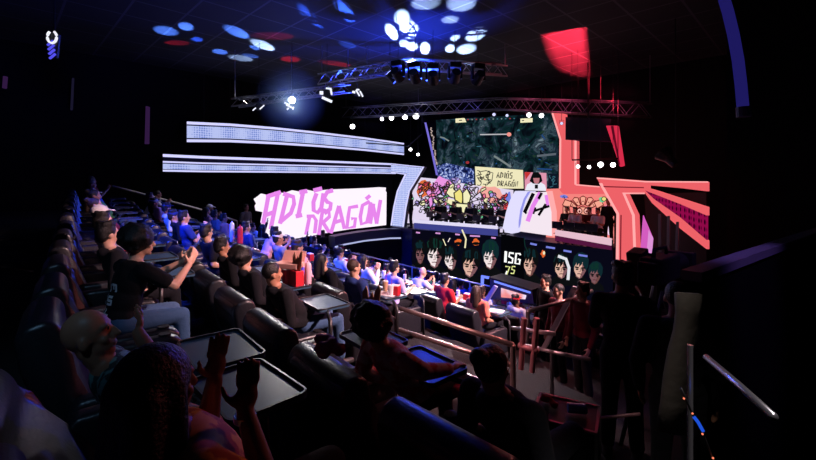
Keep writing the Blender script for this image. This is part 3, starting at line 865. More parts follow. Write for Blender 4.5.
# centre pieces: white pylon and slashed panel
CP = PY(15.6)
py = thing('led_pylon', 'curved white glowing pylon between the left desk and the slashed panel', 'pylon', tuple(P(515, 212, CP)))
slab('body', CP, [(515, 191), (530, 191.4), (525, 200), (521.6, 212), (520, 224), (517.4, 231.4), (512, 233.6), (505.5, 232.4), (502.6, 228), (506, 212), (510, 200)], .5, emis('led_pylon_white', rgb(222, 218, 250), 1.05), py, 0, 2.81)
slab('lit_edge', CP, [(527.8, 191.8), (530, 191.4), (525, 200), (521.6, 212), (520, 224), (518.6, 228), (518.6, 222), (520.2, 210), (523.6, 199)], .05, emis('led_pylon_blue', rgb(150, 150, 235)), py, .03)
cp = thing('slashed_screen', 'white centre panel with black and pink painted slashes on stage', 'screen', tuple(P(537, 214, CP)))
slab('panel', CP, [(531, 192.4), (546.4, 191.8), (549.4, 199), (551.4, 212), (551.8, 236), (520, 231.4), (521.4, 222), (524, 207)], .3, emis('led_panel_white', rgb(240, 226, 236), 1.05), cp, 0, 2.81)
A = Art(CP, cp, .02)
BK = emis('led_slash_black', rgb(10, 8, 12))
A.line([(540.4, 192.6), (533, 206), (527.6, 221.4)], 4.4, PINK); A.line([(546, 195), (548, 206)], 3.2, PINK)
A.line([(533.4, 193.4), (524.4, 212.6)], 3.6, BK); A.line([(524, 211), (526.6, 213.6)], 2.2, BK)
A.line([(541.8, 192.8), (538.4, 199)], 2.8, BK); A.line([(545.8, 204), (538.6, 215.4)], 2.6, BK); A.line([(534, 211), (549.4, 206)], 2.4, BK); A.line([(535.6, 207.4), (533.4, 214)], 1.8, BK)
A.build('print')
slab('coral_edge', CP, [(546.6, 191.6), (549, 191), (553.4, 212), (553.4, 236.6), (551.9, 236), (551.5, 212)], .3, REDL, cp, .01, 2.81)
# player desks
DK = PY(15.25)
dk = thing('player_desk', 'long white-topped player desk on the left with a blue glowing front', 'desk', tuple(P(460, 226, DK)))
slab('front', DK, [(414, 222.6), (497, 229), (497, 236.8), (414, 230.2)], .06, emis('led_desk_blue', rgb(62, 66, 140)), dk, 0, 2.81)
slab('front_lip', DK, [(414, 219.6), (497, 226), (497, 229.2), (414, 222.8)], .08, emis('led_desk_white', rgb(226, 220, 246)), dk, .02)
za = P(414, 219.6, DK).z; xa, xb = P(414, 219.6, DK).x, P(497, 226, DK).x
mb = MB(dk.location); mb.box(((xa + xb) / 2, 15.48, za - .06), (xb - xa, .44, .05), m=pbr('desk_white', (.75, .75, .8), .5)); mb.build('desktop', None, dk)
dr = thing('player_desk', 'right player desk with a white top and a maroon glowing front', 'desk', tuple(P(585, 243, DK)))
slab('front', DK, [(555, 235.2), (611, 245.4), (611, 252), (555, 240.8)], .06, emis('led_desk_maroon', rgb(84, 22, 62)), dr, 0, 2.81)
slab('front_lip', DK, [(555, 229.8), (611, 238.5), (611, 245.6), (555, 235.4)], .08, emis('led_desk_blush', rgb(230, 190, 205)), dr, .01)
zb = P(585, 236, DK).z; xc, xd = P(555, 230, DK).x, P(610.5, 239, DK).x
mb = MB(dr.location); mb.box(((xc + xd) / 2, 15.37, zb - .05), (xd - xc, .22, .05), m=pbr('desk_white', (.75, .75, .8), .5)); mb.build('desktop', None, dr)

# coral LED frame
RF = PY(16.2)
fr = thing('led_archway', 'coral LED archway rising beside the big screen and turning into a slanted leg', 'led archway', tuple(P(590, 190, RF)))
slab('column', RF, [(551.4, 113), (563.6, 113.6), (565.4, 139), (575.6, 140.6), (575.6, 186), (562, 193), (559, 189), (559.4, 139)], .35, REDB, fr)
slab('column_edge_light', RF, [(551.4, 113), (553, 113), (561, 139), (560.6, 188), (559, 189), (559.4, 139)], .05, REDL, fr, .03)
slab('column_edge_light', RF, [(574.4, 140.6), (576, 140.6), (576, 184.6), (574.4, 184.6)], .05, REDL, fr, .03)
slab('crossbar', RF, [(560, 188), (575.6, 184.4), (598, 186.4), (602, 194), (563, 194)], .3, REDB, fr, .01)
slab('crossbar_edge_light', RF, [(575.6, 184.2), (599, 186.2), (599, 187.4), (575.6, 185.4)], .05, REDL, fr, .05)
FP = PV((P(597, 182, PY(16.0)).x, 16.0), (P(643, 186, PY(15.0)).x, 15.0))
slab('beam', FP, [(596.6, 177.6), (643.6, 181.2), (643.6, 193.6), (624, 192.4), (622, 193.6), (604, 190), (600, 184)], .3, REDB, fr)
slab('beam_edge_light', FP, [(596.6, 177.4), (643.6, 181), (643.6, 182.2), (597, 178.8)], .05, REDL, fr, .04)
slab('beam_line', FP, [(602, 186), (643.6, 187.2), (643.6, 188.2), (603, 187.2)], .03, REDD, fr, .03)
slab('leg', FP, [(600, 184), (622, 192.2), (632.4, 215), (634.4, 262), (616, 262), (616.6, 214)], .3, REDB, fr, .01)
slab('leg_edge_light', FP, [(599, 183.4), (601, 183), (618.2, 213.6), (617.8, 262), (615.8, 262), (616.4, 214)], .05, REDL, fr, .05)
slab('leg_edge_light', FP, [(622.2, 192.6), (643.6, 192.6), (643.6, 194), (624.2, 194), (633.6, 215), (635.4, 262), (633.8, 262), (632, 215.4)], .05, REDL, fr, .05)
slab('leg_line', FP, [(620.4, 215), (621, 215), (620.4, 262), (619.8, 262)], .03, REDD, fr, .04)
# dark loudspeaker box hung in front of the frame, lamps behind
sp = thing('speaker_box', 'large black box speaker hanging in front of the coral frame', 'speaker', tuple(P(588, 120, PY(15.6))))
slab('cabinet', PY(15.6), [(565.5, 117), (611, 119), (611, 141.6), (565.5, 139.4)], .4, M_black, sp)
slab('trim_line', PY(15.6), [(565.5, 139), (611, 141.2), (611, 142), (565.5, 139.8)], .03, pbr('trim_wine', (.12, .02, .05), .4), sp, .01)
mb = MB(sp.location); p = P(588, 117.5, PY(15.8)); mb.cyl(p, V((p.x, p.y, ZC)), .02, m=M_black); mb.build('hanging_cable', None, sp)
# coral LED fin
t = thing('led_fin', 'slanted coral LED fin hanging right of the black speaker', 'led fin', tuple(P(614, 146, PY(15.2))))
slab('fin', PY(15.2), [(606, 125.6), (617, 125.6), (623, 165.6), (620, 166.6)], .2, emis('led_fin', rgb(214, 44, 74)), t)
slab('fin_line', PY(15.2), [(610.6, 126), (613.4, 126), (620, 164), (619, 166)], .03, emis('led_fin_dark', rgb(100, 10, 34)), t, .01)
# side wing of the stage
WG = PV((-4.1, 15.0), (-1.55, 9.76))
wg = thing('led_wing', 'flared side wing of three coral light beams with magenta mesh, right of stage', 'led screen', tuple(P(680, 210, WG)))
slab('beam', WG, [(644, 181.4), (680, 182.4), (706.4, 182), (706.4, 191.2), (680, 188), (644, 184.8)], .05, REDB, wg)
slab('beam', WG, [(644, 187), (656, 190.4), (706.4, 207), (706.4, 215.4), (680, 204), (644, 190)], .05, REDB, wg)
slab('beam', WG, [(643, 190.4), (655, 200), (680, 217.5), (706.4, 240.4), (706.4, 249), (680, 228.4), (652, 203)], .05, REDB, wg)
slab('beam_edge_light', WG, [(644, 181), (706.4, 181.4), (706.4, 182.6), (644, 182.4)], .03, REDL, wg, .02)
slab('mesh_panel', WG, [(645, 190.4), (680, 204), (706.4, 215.4), (706.4, 240.4), (680, 217.5), (655, 200)], .03, REDM, wg, -.01)
WGB = PV((-4.3, 15.0), (-1.75, 9.76))
slab('backing', WG, [(644, 194), (706.4, 192), (706.4, 275), (650, 275)], .05, M_wall, wg, -.25)
# magenta standing banner and pale drapes under the wing
t = thing('banner', 'pointed magenta banner lit behind the camera operator', 'banner', tuple(P(646, 235, PY(13.0))))
slab('cloth', PY(13.0), [(643, 215.4), (652.6, 238), (651, 256), (640, 254)], .06, emis('banner_magenta', rgb(212, 92, 190)), t)  # lit look of the cloth put in as its own glow
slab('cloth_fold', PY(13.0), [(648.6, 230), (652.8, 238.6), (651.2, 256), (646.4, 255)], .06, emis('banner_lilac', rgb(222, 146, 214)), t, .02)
M_drape = pbr('drape_grey', (.08, .07, .1), .8)
for i, (x, y0, y1) in enumerate(((658, 214, 256), (667, 216, 252), (676, 222, 262))):
    mb = MB(); pl = WG
    mb.prism([P(x, y0, pl, .3), P(x + 2.4, y0, pl, .3), P(x + 3.6 - i, y1, pl, .3), P(x + .4 - i, y1, pl, .3)], (0, .06, 0))
    o = mb.build('side_drape', M_drape)
    tag(o, ('narrow grey drape hanging under the coral wing, closest to the magenta banner', 'narrow grey drape hanging under the coral wing, middle of three', 'narrow grey drape hanging under the coral wing, farthest from the magenta banner')[i], 'drape', 'drapes under the side wing')
# ------------------------------------------------------------------ rigging
def truss(label, pts, s=.36, bays=14):
    mid = sum((V(p) for p in pts), V()) / len(pts)
    t = thing('lighting_truss', label, 'truss', tuple(mid))
    offs = [V((0, -s / 2, s / 2)), V((0, s / 2, s / 2)), V((0, -s / 2, -s / 2)), V((0, s / 2, -s / 2))]
    for o in offs:
        mb = MB(mid); mb.tube([V(p) + o for p in pts], .026, 8, M_truss); mb.build('chord', None, t)
    mb = MB(mid)
    for a, b in zip(pts, pts[1:]):
        a, b = V(a), V(b)
        for i in range(bays):
            p0, p1 = a.lerp(b, i / bays), a.lerp(b, (i + 1) / bays)
            f = i % 2
            for u, w in ((0, 2), (1, 3), (0, 1), (2, 3)):
                mb.cyl(p0 + offs[u if f else w], p1 + offs[w if f else u], .012, seg=6, m=M_truss)
    mb.build('lacing', None, t)
    mb = MB(mid)
    for p in (pts[0], pts[-1], V(pts[0]).lerp(V(pts[1]), .5)):
        p = V(p); mb.cyl(p + V((0, 0, s / 2)), V((p.x, p.y, ZC)), .012, seg=6, m=M_truss)
    mb.build('hanging_wire', None, t)
    return t
T1 = [P(346, 113, PW(21.0)), P(500, 104, PW(18.6)), P(650, 110, PW(14.6))]
T2 = [P(322, 80, PW(13.6)), P(412, 64, PW(13.6)), P(505, 70, PW(13.4))]
T3 = [P(235, 103, PW(14.0)), P(348, 88, PW(14.0))]
truss('long stage lighting truss above the big game screen, full of small fixtures', T1, .5, 16)
truss('nearer dark lighting truss under the blue ceiling light patches', T2, .34, 12)
truss('short thin lighting truss at left carrying the brightest lamp', T3, .26, 14)

b1 = [P(366, 143, PW(20.5)), P(408, 146, PW(20.5)), P(422, 134, PW(20.5))]
def hang(t):
    # thin safety wire from the fixture straight up to the ceiling
    bpy.context.view_layer.update()
    p = V(t.location); mb = MB(p); mb.cyl(p + V((0, 0, .1)), V((p.x, p.y, ZC)), .008, seg=6, m=M_black)
    o = mb.build('hanging_wire', None, t)
    o.matrix_local = (Matrix.Rotation(0, 4, 'Z') if t.rotation_euler is None else (Matrix.Translation(p) @ t.rotation_euler.to_matrix().to_4x4() @ Matrix.Diagonal((*t.scale, 1))).inverted() @ Matrix.Translation(p))
LENS = emis('lamp_lens', (1, .97, 1), 7.0); LENSB = emis('lamp_lens_blue', (.45, .5, 1), 5.0); LENSD = emis('lamp_lens_soft', (.6, .6, .9), 1.2)
BARN = pbr('barn_door_white', (.75, .75, .78), .4)
def par_proto():
    t = thing('stage_lamp', 'x', 'stage lamp')
    mb = MB(); mb.cyl((0, 0, 0), (0, -.26, 0), .13, .11, 14, M_black); mb.cyl((0, .001, 0), (0, .03, 0), .14, .14, 14, M_black); mb.build('housing', None, t)
    mb = MB(); mb.cyl((0, .031, 0), (0, .04, 0), .118, .118, 16, LENS); mb.build('lens', None, t)
    mb = MB()
    for s in (-1, 1): mb.box((s * .165, -.1, .11), (.02, .04, .26), m=M_black)
    mb.box((0, -.1, .24), (.35, .04, .02), m=M_black); mb.cyl((0, -.1, .25), (0, -.1, .34), .02, m=M_black); mb.build('yoke', None, t)
    return t
PAR = par_proto(); first = [True]
def lamp(px, py, w, label, scale=1.0, aim=None, group='lit lamps on the trusses', lens=LENS):
    if first[0]: t = copy_tree(PAR); first[0] = False
    else: t = copy_tree(PAR)
    p = P(px, py, PW(w)); t.location = p; t.scale = (scale,) * 3
    d = (EYE if aim is None else V(aim)) - p
    t.rotation_euler = d.to_track_quat('Y', 'Z').to_euler()
    t['label'] = label; t['group'] = group
    for c in t.children:
        if c.name.startswith('lens'): setmat(c, lens)
    hang(t)
    return t
for i, (x, y, s, l) in enumerate(((416, 116, 1.25, 'brightest round lamp on the stage truss, directly above the light tube'), (405, 117, 1.05, 'round white lamp on the stage truss, second left of the light tube'),
        (391.5, 118, .95, 'round white lamp on the stage truss, third left of the light tube'), (382, 119, .7, 'small round lamp ending the row of four left of the light tube'),
        (352.5, 126.5, 1.0, 'single white lamp hanging above the right end of the upper ribbon'),
        (410.5, 149.5, .65, 'small white lamp right beside the upper ribbon end, higher of two'), (418, 154.5, .6, 'small white lamp between ribbon and big screen, lower of two'))):
    lamp(x, y, 20.6, l, s)
for x, y, s, l in ((494, 114.5, .55, 'first small lamp on the stage truss above the game screen, counting from the left'), (507, 115.5, .5, 'second small lamp on the stage truss above the game screen'),
        (529, 115, .75, 'third and largest small lamp on the stage truss above the game screen'), (541.5, 115.6, .75, 'fourth small lamp on the stage truss, beside the coral column top'), (561.6, 123.4, .5, 'small lamp in front of the top of the coral column')):
    lamp(x, y, 16.6, l, s, None, 'lit lamps on the trusses', LENSD if s < .7 else LENS)
for x, y, s, l in ((578, 166.5, .5, 'small lamp inside the coral frame, first from the column'), (589, 167, .5, 'small lamp inside the coral frame, second from the column'), (600.6, 164.6, .75, 'brightest lamp inside the coral frame, third from the column'), (613, 164.8, .7, 'white lamp beside the foot of the coral fin')):
    lamp(x, y, 14.0, l, s, None, 'lamps inside the coral frame')
p0, p1 = P(572, 160, PW(14.3)), P(618, 158.5, PW(14.1)); c = (p0 + p1) / 2
t = thing('lamp_bar', 'thin dark bar carrying the lamps inside the coral frame', 'bar', tuple(c))
mb = MB(c); mb.tube([p0, p1], .025, m=M_black); mb.build('bar', None, t)
mb = MB(c)
for q in (p0, p1): mb.cyl(q, V((q.x, q.y, ZC)), .012, m=M_black)
mb.build('hanging_wire', None, t)
bar_c = sum(b1, V()) / 3
t = thing('lamp_bar', 'thin bent dark bar beside the upper ribbon end', 'bar', tuple(bar_c)); mb = MB(bar_c)
mb.tube(b1, .03, m=M_navy); mb.build('bar', None, t)
mb = MB(bar_c); mb.cyl(b1[2], V((b1[2].x, b1[2].y, ZC)), .012, m=M_black); mb.build('hanging_wire', None, t)

# barn-door floodlights on the left truss
def flood(px, py, w, label, doors, lensm, s=1.0, bright=False):
    c = P(px, py, PW(w)); q = s * w / F                   # metres per photo pixel at that depth
    t = thing('floodlight', label, 'floodlight', tuple(c), 0, 'barn-door floodlights')
    t.rotation_euler = (EYE - c).to_track_quat('Y', 'Z').to_euler()
    mb = MB(); mb.cyl((0, -.3, 0), (0, -.02, 0), 4 * q, 5 * q, 14, M_black); mb.build('housing', None, t)
    mb = MB(); mb.cyl((0, -.019, 0), (0, .0, 0), 4.2 * q, 4.2 * q, 16, lensm); mb.build('lens', None, t)
    for dx, dy, wd, ht, ro in doors:
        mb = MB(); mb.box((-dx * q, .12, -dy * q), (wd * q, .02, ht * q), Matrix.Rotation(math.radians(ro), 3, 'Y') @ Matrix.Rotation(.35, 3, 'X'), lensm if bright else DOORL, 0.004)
        mb.build('barn_door', None, t)
    mb = MB(); mb.cyl((0, -.2, 4 * q), (0, -.2, 9 * q), .02, m=M_black); mb.build('clamp', None, t)
    hang(t)
    return t
DOORL = emis('barn_door_glow', (.85, .87, 1), 1.1)  # lamp light falling on the doors, painted as glow
LENSX = emis('lamp_lens_hot', (.9, .95, 1), 12.0)
flood(292, 100, 13.2, 'glaring white floodlight, brightest lamp of the hall, left truss', ((-6, 5, 7, 2.4, -25), (-3, 8, 9, 1.8, -22), (1.5, 10, 1.4, 4, -20), (-5, 11, 3, 2, 40)), LENSX, .8)
flood(327, 94, 13.4, 'white-lit floodlight with open barn doors, right of the glaring lamp', ((4.5, -3, 2.2, 8, 10), (1, -6, 4.5, 2, -5), (0, 6, 12, 3, -22), (-6, -1, 4, 4, 0)), M_black, .9)
flood(357, 93, 14.6, 'white-lit floodlight with two hanging doors, second right of the glaring lamp', ((-4, -1, 4, 3, -10), (1, 0, 2, 9, 32), (5.5, 1, 2, 8, 28), (1, -4, 4, 2, 0)), M_black, .8)
flood(259, 107, 13.2, 'dim floodlight at the left end of the left truss', ((3.5, 0, 1.6, 8, -45), (-5.5, 3, 1.4, 5.5, -45)), M_black, .8)
# dark moving heads on the nearer truss
def moving_head(px, py, w, label, s=1.0, yaw=.4):
    c = P(px, py, PW(w)); t = thing('moving_head_light', label, 'moving light', tuple(c), yaw, 'moving heads on the nearer truss')
    mb = MB(); mb.box((0, 0, .3), (.34, .3, .16), bevel=.02, m=M_black); mb.build('base', None, t)
    mb = MB()
    for q in (-1, 1): mb.box((q * .19, 0, .08), (.05, .14, .36), bevel=.012, m=M_black)
    mb.build('yoke', None, t)
    mb = MB(); mb.cyl((0, .14, -.1), (0, -.2, .06), .17, .13, 16, M_black); mb.build('head', None, t)
    mb = MB(); mb.cyl((0, .141, -.1), (0, .16, -.109), .14, .13, 16, pbr('lens_dark', (.02, .02, .03), .1)); mb.build('lens', None, t)
    t.scale = (s,) * 3
    hang(t)
for i, x in enumerate((398, 415, 433, 455, 478)):
    moving_head(x, 77 - abs(i - 2) * 1.5 + (3 if i == 4 else 0), 12.2, 'round dark moving light on the nearer truss, %s of five from the left' % ('first', 'second', 'third', 'fourth', 'fifth')[i], 1.0, .3 + .2 * i)
t = copy_tree(PAR); t.location = P(390, 74, PW(12.6)); t.rotation_euler = (0.9, 0, 2.4); t.scale = (1.1,) * 3
t['label'] = 'bluish white lamp glowing at the left part of the nearer truss'; t['group'] = 'lit lamps on the trusses'
for c in t.children:
    if c.name.startswith('lens'): setmat(c, LENSB)
hang(t)
# lamp with blue LED bars at far left
c = P(52, 40, PW(7.5)); t = thing('led_effect_light', 'small hanging effect light with white ring and blue bars, far left', 'stage lamp', tuple(c))
t.rotation_euler = (0, 0, PI / 4)
q = 7.5 / F
mb = MB(); mb.tube([(math.sin(a) * 4.6 * q, 0, (math.cos(a) * 6 + 3) * q) for a in [math.radians(-150 + 300 * i / 14 + 180) for i in range(15)]], 1.2 * q, m=emis('ring_white', (.9, .9, 1), 1.0)); mb.build('ring', None, t)
for i in range(4):
    mb = MB(); mb.box(((-1.6 + i * .7) * q, 0, (-3 - i * 4.4) * q), (7.5 * q, .03, 1.6 * q), Matrix.Rotation(math.radians(-40), 3, 'Y'), emis('bar_blue', (.09, .08, .85), 1.0)); mb.build('blue_bar', None, t)
mb = MB(); mb.box((0, .06, -5 * q), (8 * q, .06, 24 * q), Matrix.Rotation(math.radians(6), 3, 'Y'), M_black, .01); mb.build('housing', None, t)
mb = MB(); mb.cyl((0, .05, 6 * q), (0, .05, ZC - c.z), .012, m=M_black); mb.build('hanging_wire', None, t)
# curved pipe at upper right, the dim blue light on it painted as glow
pl = PY(6.0)
t = thing('light_tube', 'long curved dim blue tube hanging at upper right', 'light tube', tuple(P(738, 60, pl)))
mb = MB(t.location); mb.tube([P(x, y, pl) for x, y in ((722, -8), (728, 12), (733.5, 35), (738, 60), (741, 85), (743.4, 113))], .058, 10, emis('tube_blue', rgb(28, 24, 92), 1.0)); mb.build('tube', None, t)
mb = MB(t.location); mb.cyl(P(743.2, 107, pl), P(743.7, 117, pl), .07, .07, 12, pbr('tube_cap', (.08, .07, .2), .4)); mb.build('end_cap', None, t)
mb = MB(t.location); p = P(722, -8, pl); mb.cyl(p, V((p.x, p.y, ZC)), .015, m=M_black); mb.build('hanging_wire', None, t)

# ------------------------------------------------------------------ lamps that light the hall
def spot(name, loc, target, col, power, ang, blend=.4, radius=.08):
    l = bpy.data.lights.new(name, 'SPOT'); l.color = col; l.energy = power; l.spot_size = ang; l.spot_blend = blend; l.shadow_soft_size = radius
    o = bpy.data.objects.new(name, l); COL.objects.link(o); o.location = loc
    o.rotation_euler = (V(target) - V(loc)).to_track_quat('-Z', 'Y').to_euler()
    return o
def ceiling_patch(px, py, a, b, ang, col, bright, flip=False, blend=.55, H=1.6):
    """beam from a truss fixture that meets the ceiling as an ellipse (photo half axes a, b px, tilt ang deg)"""
    pl = PZ(ZC)
    c = P(px, py, pl); an = math.radians(ang)
    e = [P(px + a * math.cos(an) * s, py + a * math.sin(an) * s, pl) - c for s in (-1, 1)]
    f = [P(px - b * math.sin(an) * s, py + b * math.cos(an) * s, pl) - c for s in (-1, 1)]
    u, w = (e[1] - e[0]) / 2, (f[1] - f[0]) / 2
    # principal axes of the ellipse u cos + w sin
    M00, M01, M11 = u.x * u.x + w.x * w.x, u.x * u.y + w.x * w.y, u.y * u.y + w.y * w.y
    tr, de = M00 + M11, M00 * M11 - M01 * M01
    l1 = tr / 2 + math.sqrt(max(0, tr * tr / 4 - de)); l2 = max(1e-6, tr - l1)
    A_, B_ = math.sqrt(l1), math.sqrt(l2)
    d = V((M01, l1 - M00, 0)) if abs(M01) > 1e-9 else V((1, 0, 0)) if M00 > M11 else V((0, 1, 0))
    d.normalize()
    if (d.y - d.x < 0) != flip: d = -d
    se = max(.16, min(.95, B_ / A_))
    R = H / se; run = math.sqrt(R * R - H * H)
    src = c + d * run - V((0, 0, H))
    th = math.atan(B_ / R)
    pw = .2 * bright * PI / .012 * R * R / se * 4 * PI
    return spot('ceiling_beam', src, c, col, pw, 2 * th * 1.08, blend, .02)
BLU, BLW, DBL, RDC = (.08, .22, 1), (.4, .58, 1), (.03, .11, 1), (1, .02, .06)
K = 1.0
for px, py, a, b, ang, col, br in (
    (238, 33, 14, 4.5, 22, BLU, .5), (264, 46, 13, 4, 20, BLW, .75), (220, 52, 8, 2.6, 8, BLU, .5), (242, 58.5, 13, 3, 8, BLW, .6), (255, 48, 6, 2, 20, BLU, .3), (251, 56, 9, 2.2, 10, BLU, .3),
    (166, 31.5, 13, 4.5, 10, BLU, .45), (186, 27, 8, 4, 12, BLU, .35), (197, 39.5, 6, 2.4, 5, DBL, .3),
    (317, 19, 19, 7.5, 35, DBL, .32), (346, 13, 14, 6, 50, DBL, .36), (348, 45, 9, 3.5, 15, DBL, .14),
    (425, 4, 15, 7, -5, BLW, .7), (461, 5, 15, 8, -5, BLW, .65), (402, 19, 8, 8, 30, BLW, .55), (409, 31, 10, 9, 40, BLW, .6), (404, 44, 5, 4, 0, BLW, .4), (392, 33, 9, 5, 55, BLW, .7), (428, 20, 8, 4, 0, BLW, .5), (450, 20, 9, 4, -5, BLW, .7),
    (412, 47, 6, 4.5, 0, BLW, .7), (425, 49, 5, 6, 0, BLW, .55), (450, 49, 5, 4, -20, BLW, .5), (466, 50, 10, 5, -10, BLW, .7), (475, 36, 11, 6, -22, BLW, .55), (455, 38, 5, 3, -25, BLW, .5),
    (176, 43, 13, 2.5, 2, RDC, .09), (276, 36, 22, 4, 2, RDC, .10), (290, 59.5, 10, 3, 3, RDC, .22), (338, 64, 16, 2.4, 8, RDC, .16)):
    ceiling_patch(px, py, a, b, ang, col, br * K)
# added framing light; its shutter frame cuts the red patch on the ceiling
S = P(668, 158, PW(11.5)); quad = [P(x, y, PZ(ZC)) for x, y in ((544, 34), (584, 27), (589, 78), (564, 72), (552, 58))]
ax = (sum(quad, V()) / 5 - S).normalized(); k = [S + (q - S) * (.2 / (q - S).dot(ax)) for q in quad]
pf_ = thing('added_profile_light', 'added small dark framing light right of the coral fin, aimed at the ceiling', 'stage lamp', tuple(S))
ex = ax.cross(V((0, 0, 1))).normalized(); ey = ex.cross(ax); kc = S + ax * .2
mb = MB(S); n_ = 20; per = []
def ang(p): return math.atan2((p - kc).dot(ey), (p - kc).dot(ex))
ins = []
for a_, b_ in zip(k, k[1:] + k[:1]): ins += [a_.lerp(b_, t_ / 6) for t_ in range(6)]
outs = [kc + (p - kc).normalized() * .26 for p in ins]
for i in range(len(ins)):
    j = (i + 1) % len(ins); mb.prism([ins[i], ins[j], outs[j], outs[i]], ax * .004, M_black)
mb.build('shutter_frame', None, pf_)
mb = MB(S); mb.cyl(S - ax * .3, S - ax * .03, .1, .13, 16, M_black); mb.cyl(S - ax * .04, kc, .13, .25, 20, M_black, False); mb.build('housing', None, pf_)
mb = MB(S)
for i in range(4):
    q = outs[int(i * len(outs) / 4)]; mb.cyl(q, S - ax * .1 + (q - kc) * .4, .008, seg=6, m=M_black)
mb.build('bracket', None, pf_)
mb = MB(S); q = S - ax * .3; mb.cyl(q, V((q.x, q.y, ZC)), .012, seg=6, m=M_black); mb.build('hanging_wire', None, pf_)
spot('profile_beam', S, kc, (1, .03, .07), 40000, 1.42, .05, .006)
# hall spots: blue wash, white and pink light on the audience, coral on the right
spot('blue_wash', (-13, 13, 8.8), (-11, 5, 3.2), (.04, .1, 1), 2400, .95, .7, .25)
spot('blue_wash', (-7.5, -.6, 9.4), (-9.5, 7, 2), (.02, .07, 1), 9000, 1.0, .7, .3)
spot('blue_wash', (-9.5, 10.5, 7.4), (-9.2, 7.0, 9.7), (.02, .055, 1), 2800, 2.5, 1.0, .3)
spot('front_light', P(416, 116, PW(20.2)), (-6.2, 6.8, 2.4), (1, .74, .82), 13000, .40, .7, .12)
spot('front_light', P(391.5, 118, PW(20.2)), (-8.6, 4.2, 3.0), (1, .8, .9), 11000, .36, .8, .12)
spot('flood_light', P(292, 101, PW(13.2)), (-4.6, 2.2, 3.6), (.95, .95, 1), 1100, .36, .7, .15)
spot('coral_wash', (-2.6, 12.6, 7.6), (-3.6, 4.2, 3.4), (1, .3, .32), 2600, .42, .7, .25)
spot('coral_wash', (-2.2, 11.6, 8.4), (-3.6, .7, 4.4), (1, .22, .2), 420, .6, .7, .25)
spot('front_light', (1.3, 5.2, 8.6), (-6.4, 2.6, 3.5), (1, .6, .6), 5200, .62, .6, .15)
spot('front_light', (1.3, 8.4, 8.8), (-6.2, 6.4, 2.2), (1, .62, .68), 12000, .46, .7, .15)
spot('coral_wash', (-2.2, 11.4, 8.4), (-4.3, 7.2, 2.6), (1, .3, .32), 1300, .45, .7, .2)
spot('stage_wash', (-10, 11.5, 8.8), (-10.5, 16.4, 3.2), (.85, .8, 1), 160, .9, .7, .2)
for p, q, cl in ((T1[0], T1[1], (.2, .15, 1)), (T1[1], T1[2], (1, .12, .3))):
    for f in (.2, .5, .8):
        c = V(p).lerp(V(q), f); d = (EYE - c); d.z = 0
        spot('truss_fill', c + d.normalized() * 3.2 + V((0, 0, -.5)), c, cl, 420, .5, 1.0, .1)  # spots added in mid-air to colour the truss, no fixtures there
# thin haze hanging around the hottest lamp
hz = bpy.data.materials.new('haze'); hz.use_nodes = True; nt = hz.node_tree; nt.nodes.clear()
vsn = nt.nodes.new('ShaderNodeVolumeScatter'); tcn = nt.nodes.new('ShaderNodeTexCoord'); gr = nt.nodes.new('ShaderNodeTexGradient'); gr.gradient_type = 'SPHERICAL'
mpn = nt.nodes.new('ShaderNodeMapping'); mpn.inputs['Scale'].default_value = (.87,) * 3
pw_ = nt.nodes.new('ShaderNodeMath'); pw_.operation = 'POWER'; pw_.inputs[1].default_value = 1.6
mu_ = nt.nodes.new('ShaderNodeMath'); mu_.operation = 'MULTIPLY'; mu_.inputs[1].default_value = .5
nt.links.new(tcn.outputs['Object'], mpn.inputs['Vector']); nt.links.new(mpn.outputs[0], gr.inputs['Vector']); nt.links.new(gr.outputs['Fac'], pw_.inputs[0]); nt.links.new(pw_.outputs[0], mu_.inputs[0]); nt.links.new(mu_.outputs[0], vsn.inputs['Density'])
vsn.inputs['Color'].default_value = (.55, .8, 1, 1)
out = nt.nodes.new('ShaderNodeOutputMaterial'); nt.links.new(vsn.outputs[0], out.inputs['Volume'])
c = P(291, 100, PW(12.9)); mb = MB(c); mb.ball(c, 1.15, hz, sub=3); o = mb.build('haze', None); tag(o, 'soft bluish haze glowing around the brightest floodlight', 'haze'); o['kind'] = 'stuff'
l = bpy.data.lights.new('hot_lamp', 'POINT'); l.energy = 16; l.color = (.8, .92, 1); l.shadow_soft_size = .1
o = bpy.data.objects.new('hot_lamp', l); COL.objects.link(o); o.location = c
w = bpy.data.worlds.new('world'); scene.world = w; w.use_nodes = True
w.node_tree.nodes['Background'].inputs['Color'].default_value = (0, 0, 0, 1)
vs = scene.view_settings
vs.view_transform = 'Standard'; vs.look = 'None'; vs.exposure = 0.0; vs.gamma = 1.0; vs.use_curve_mapping = False
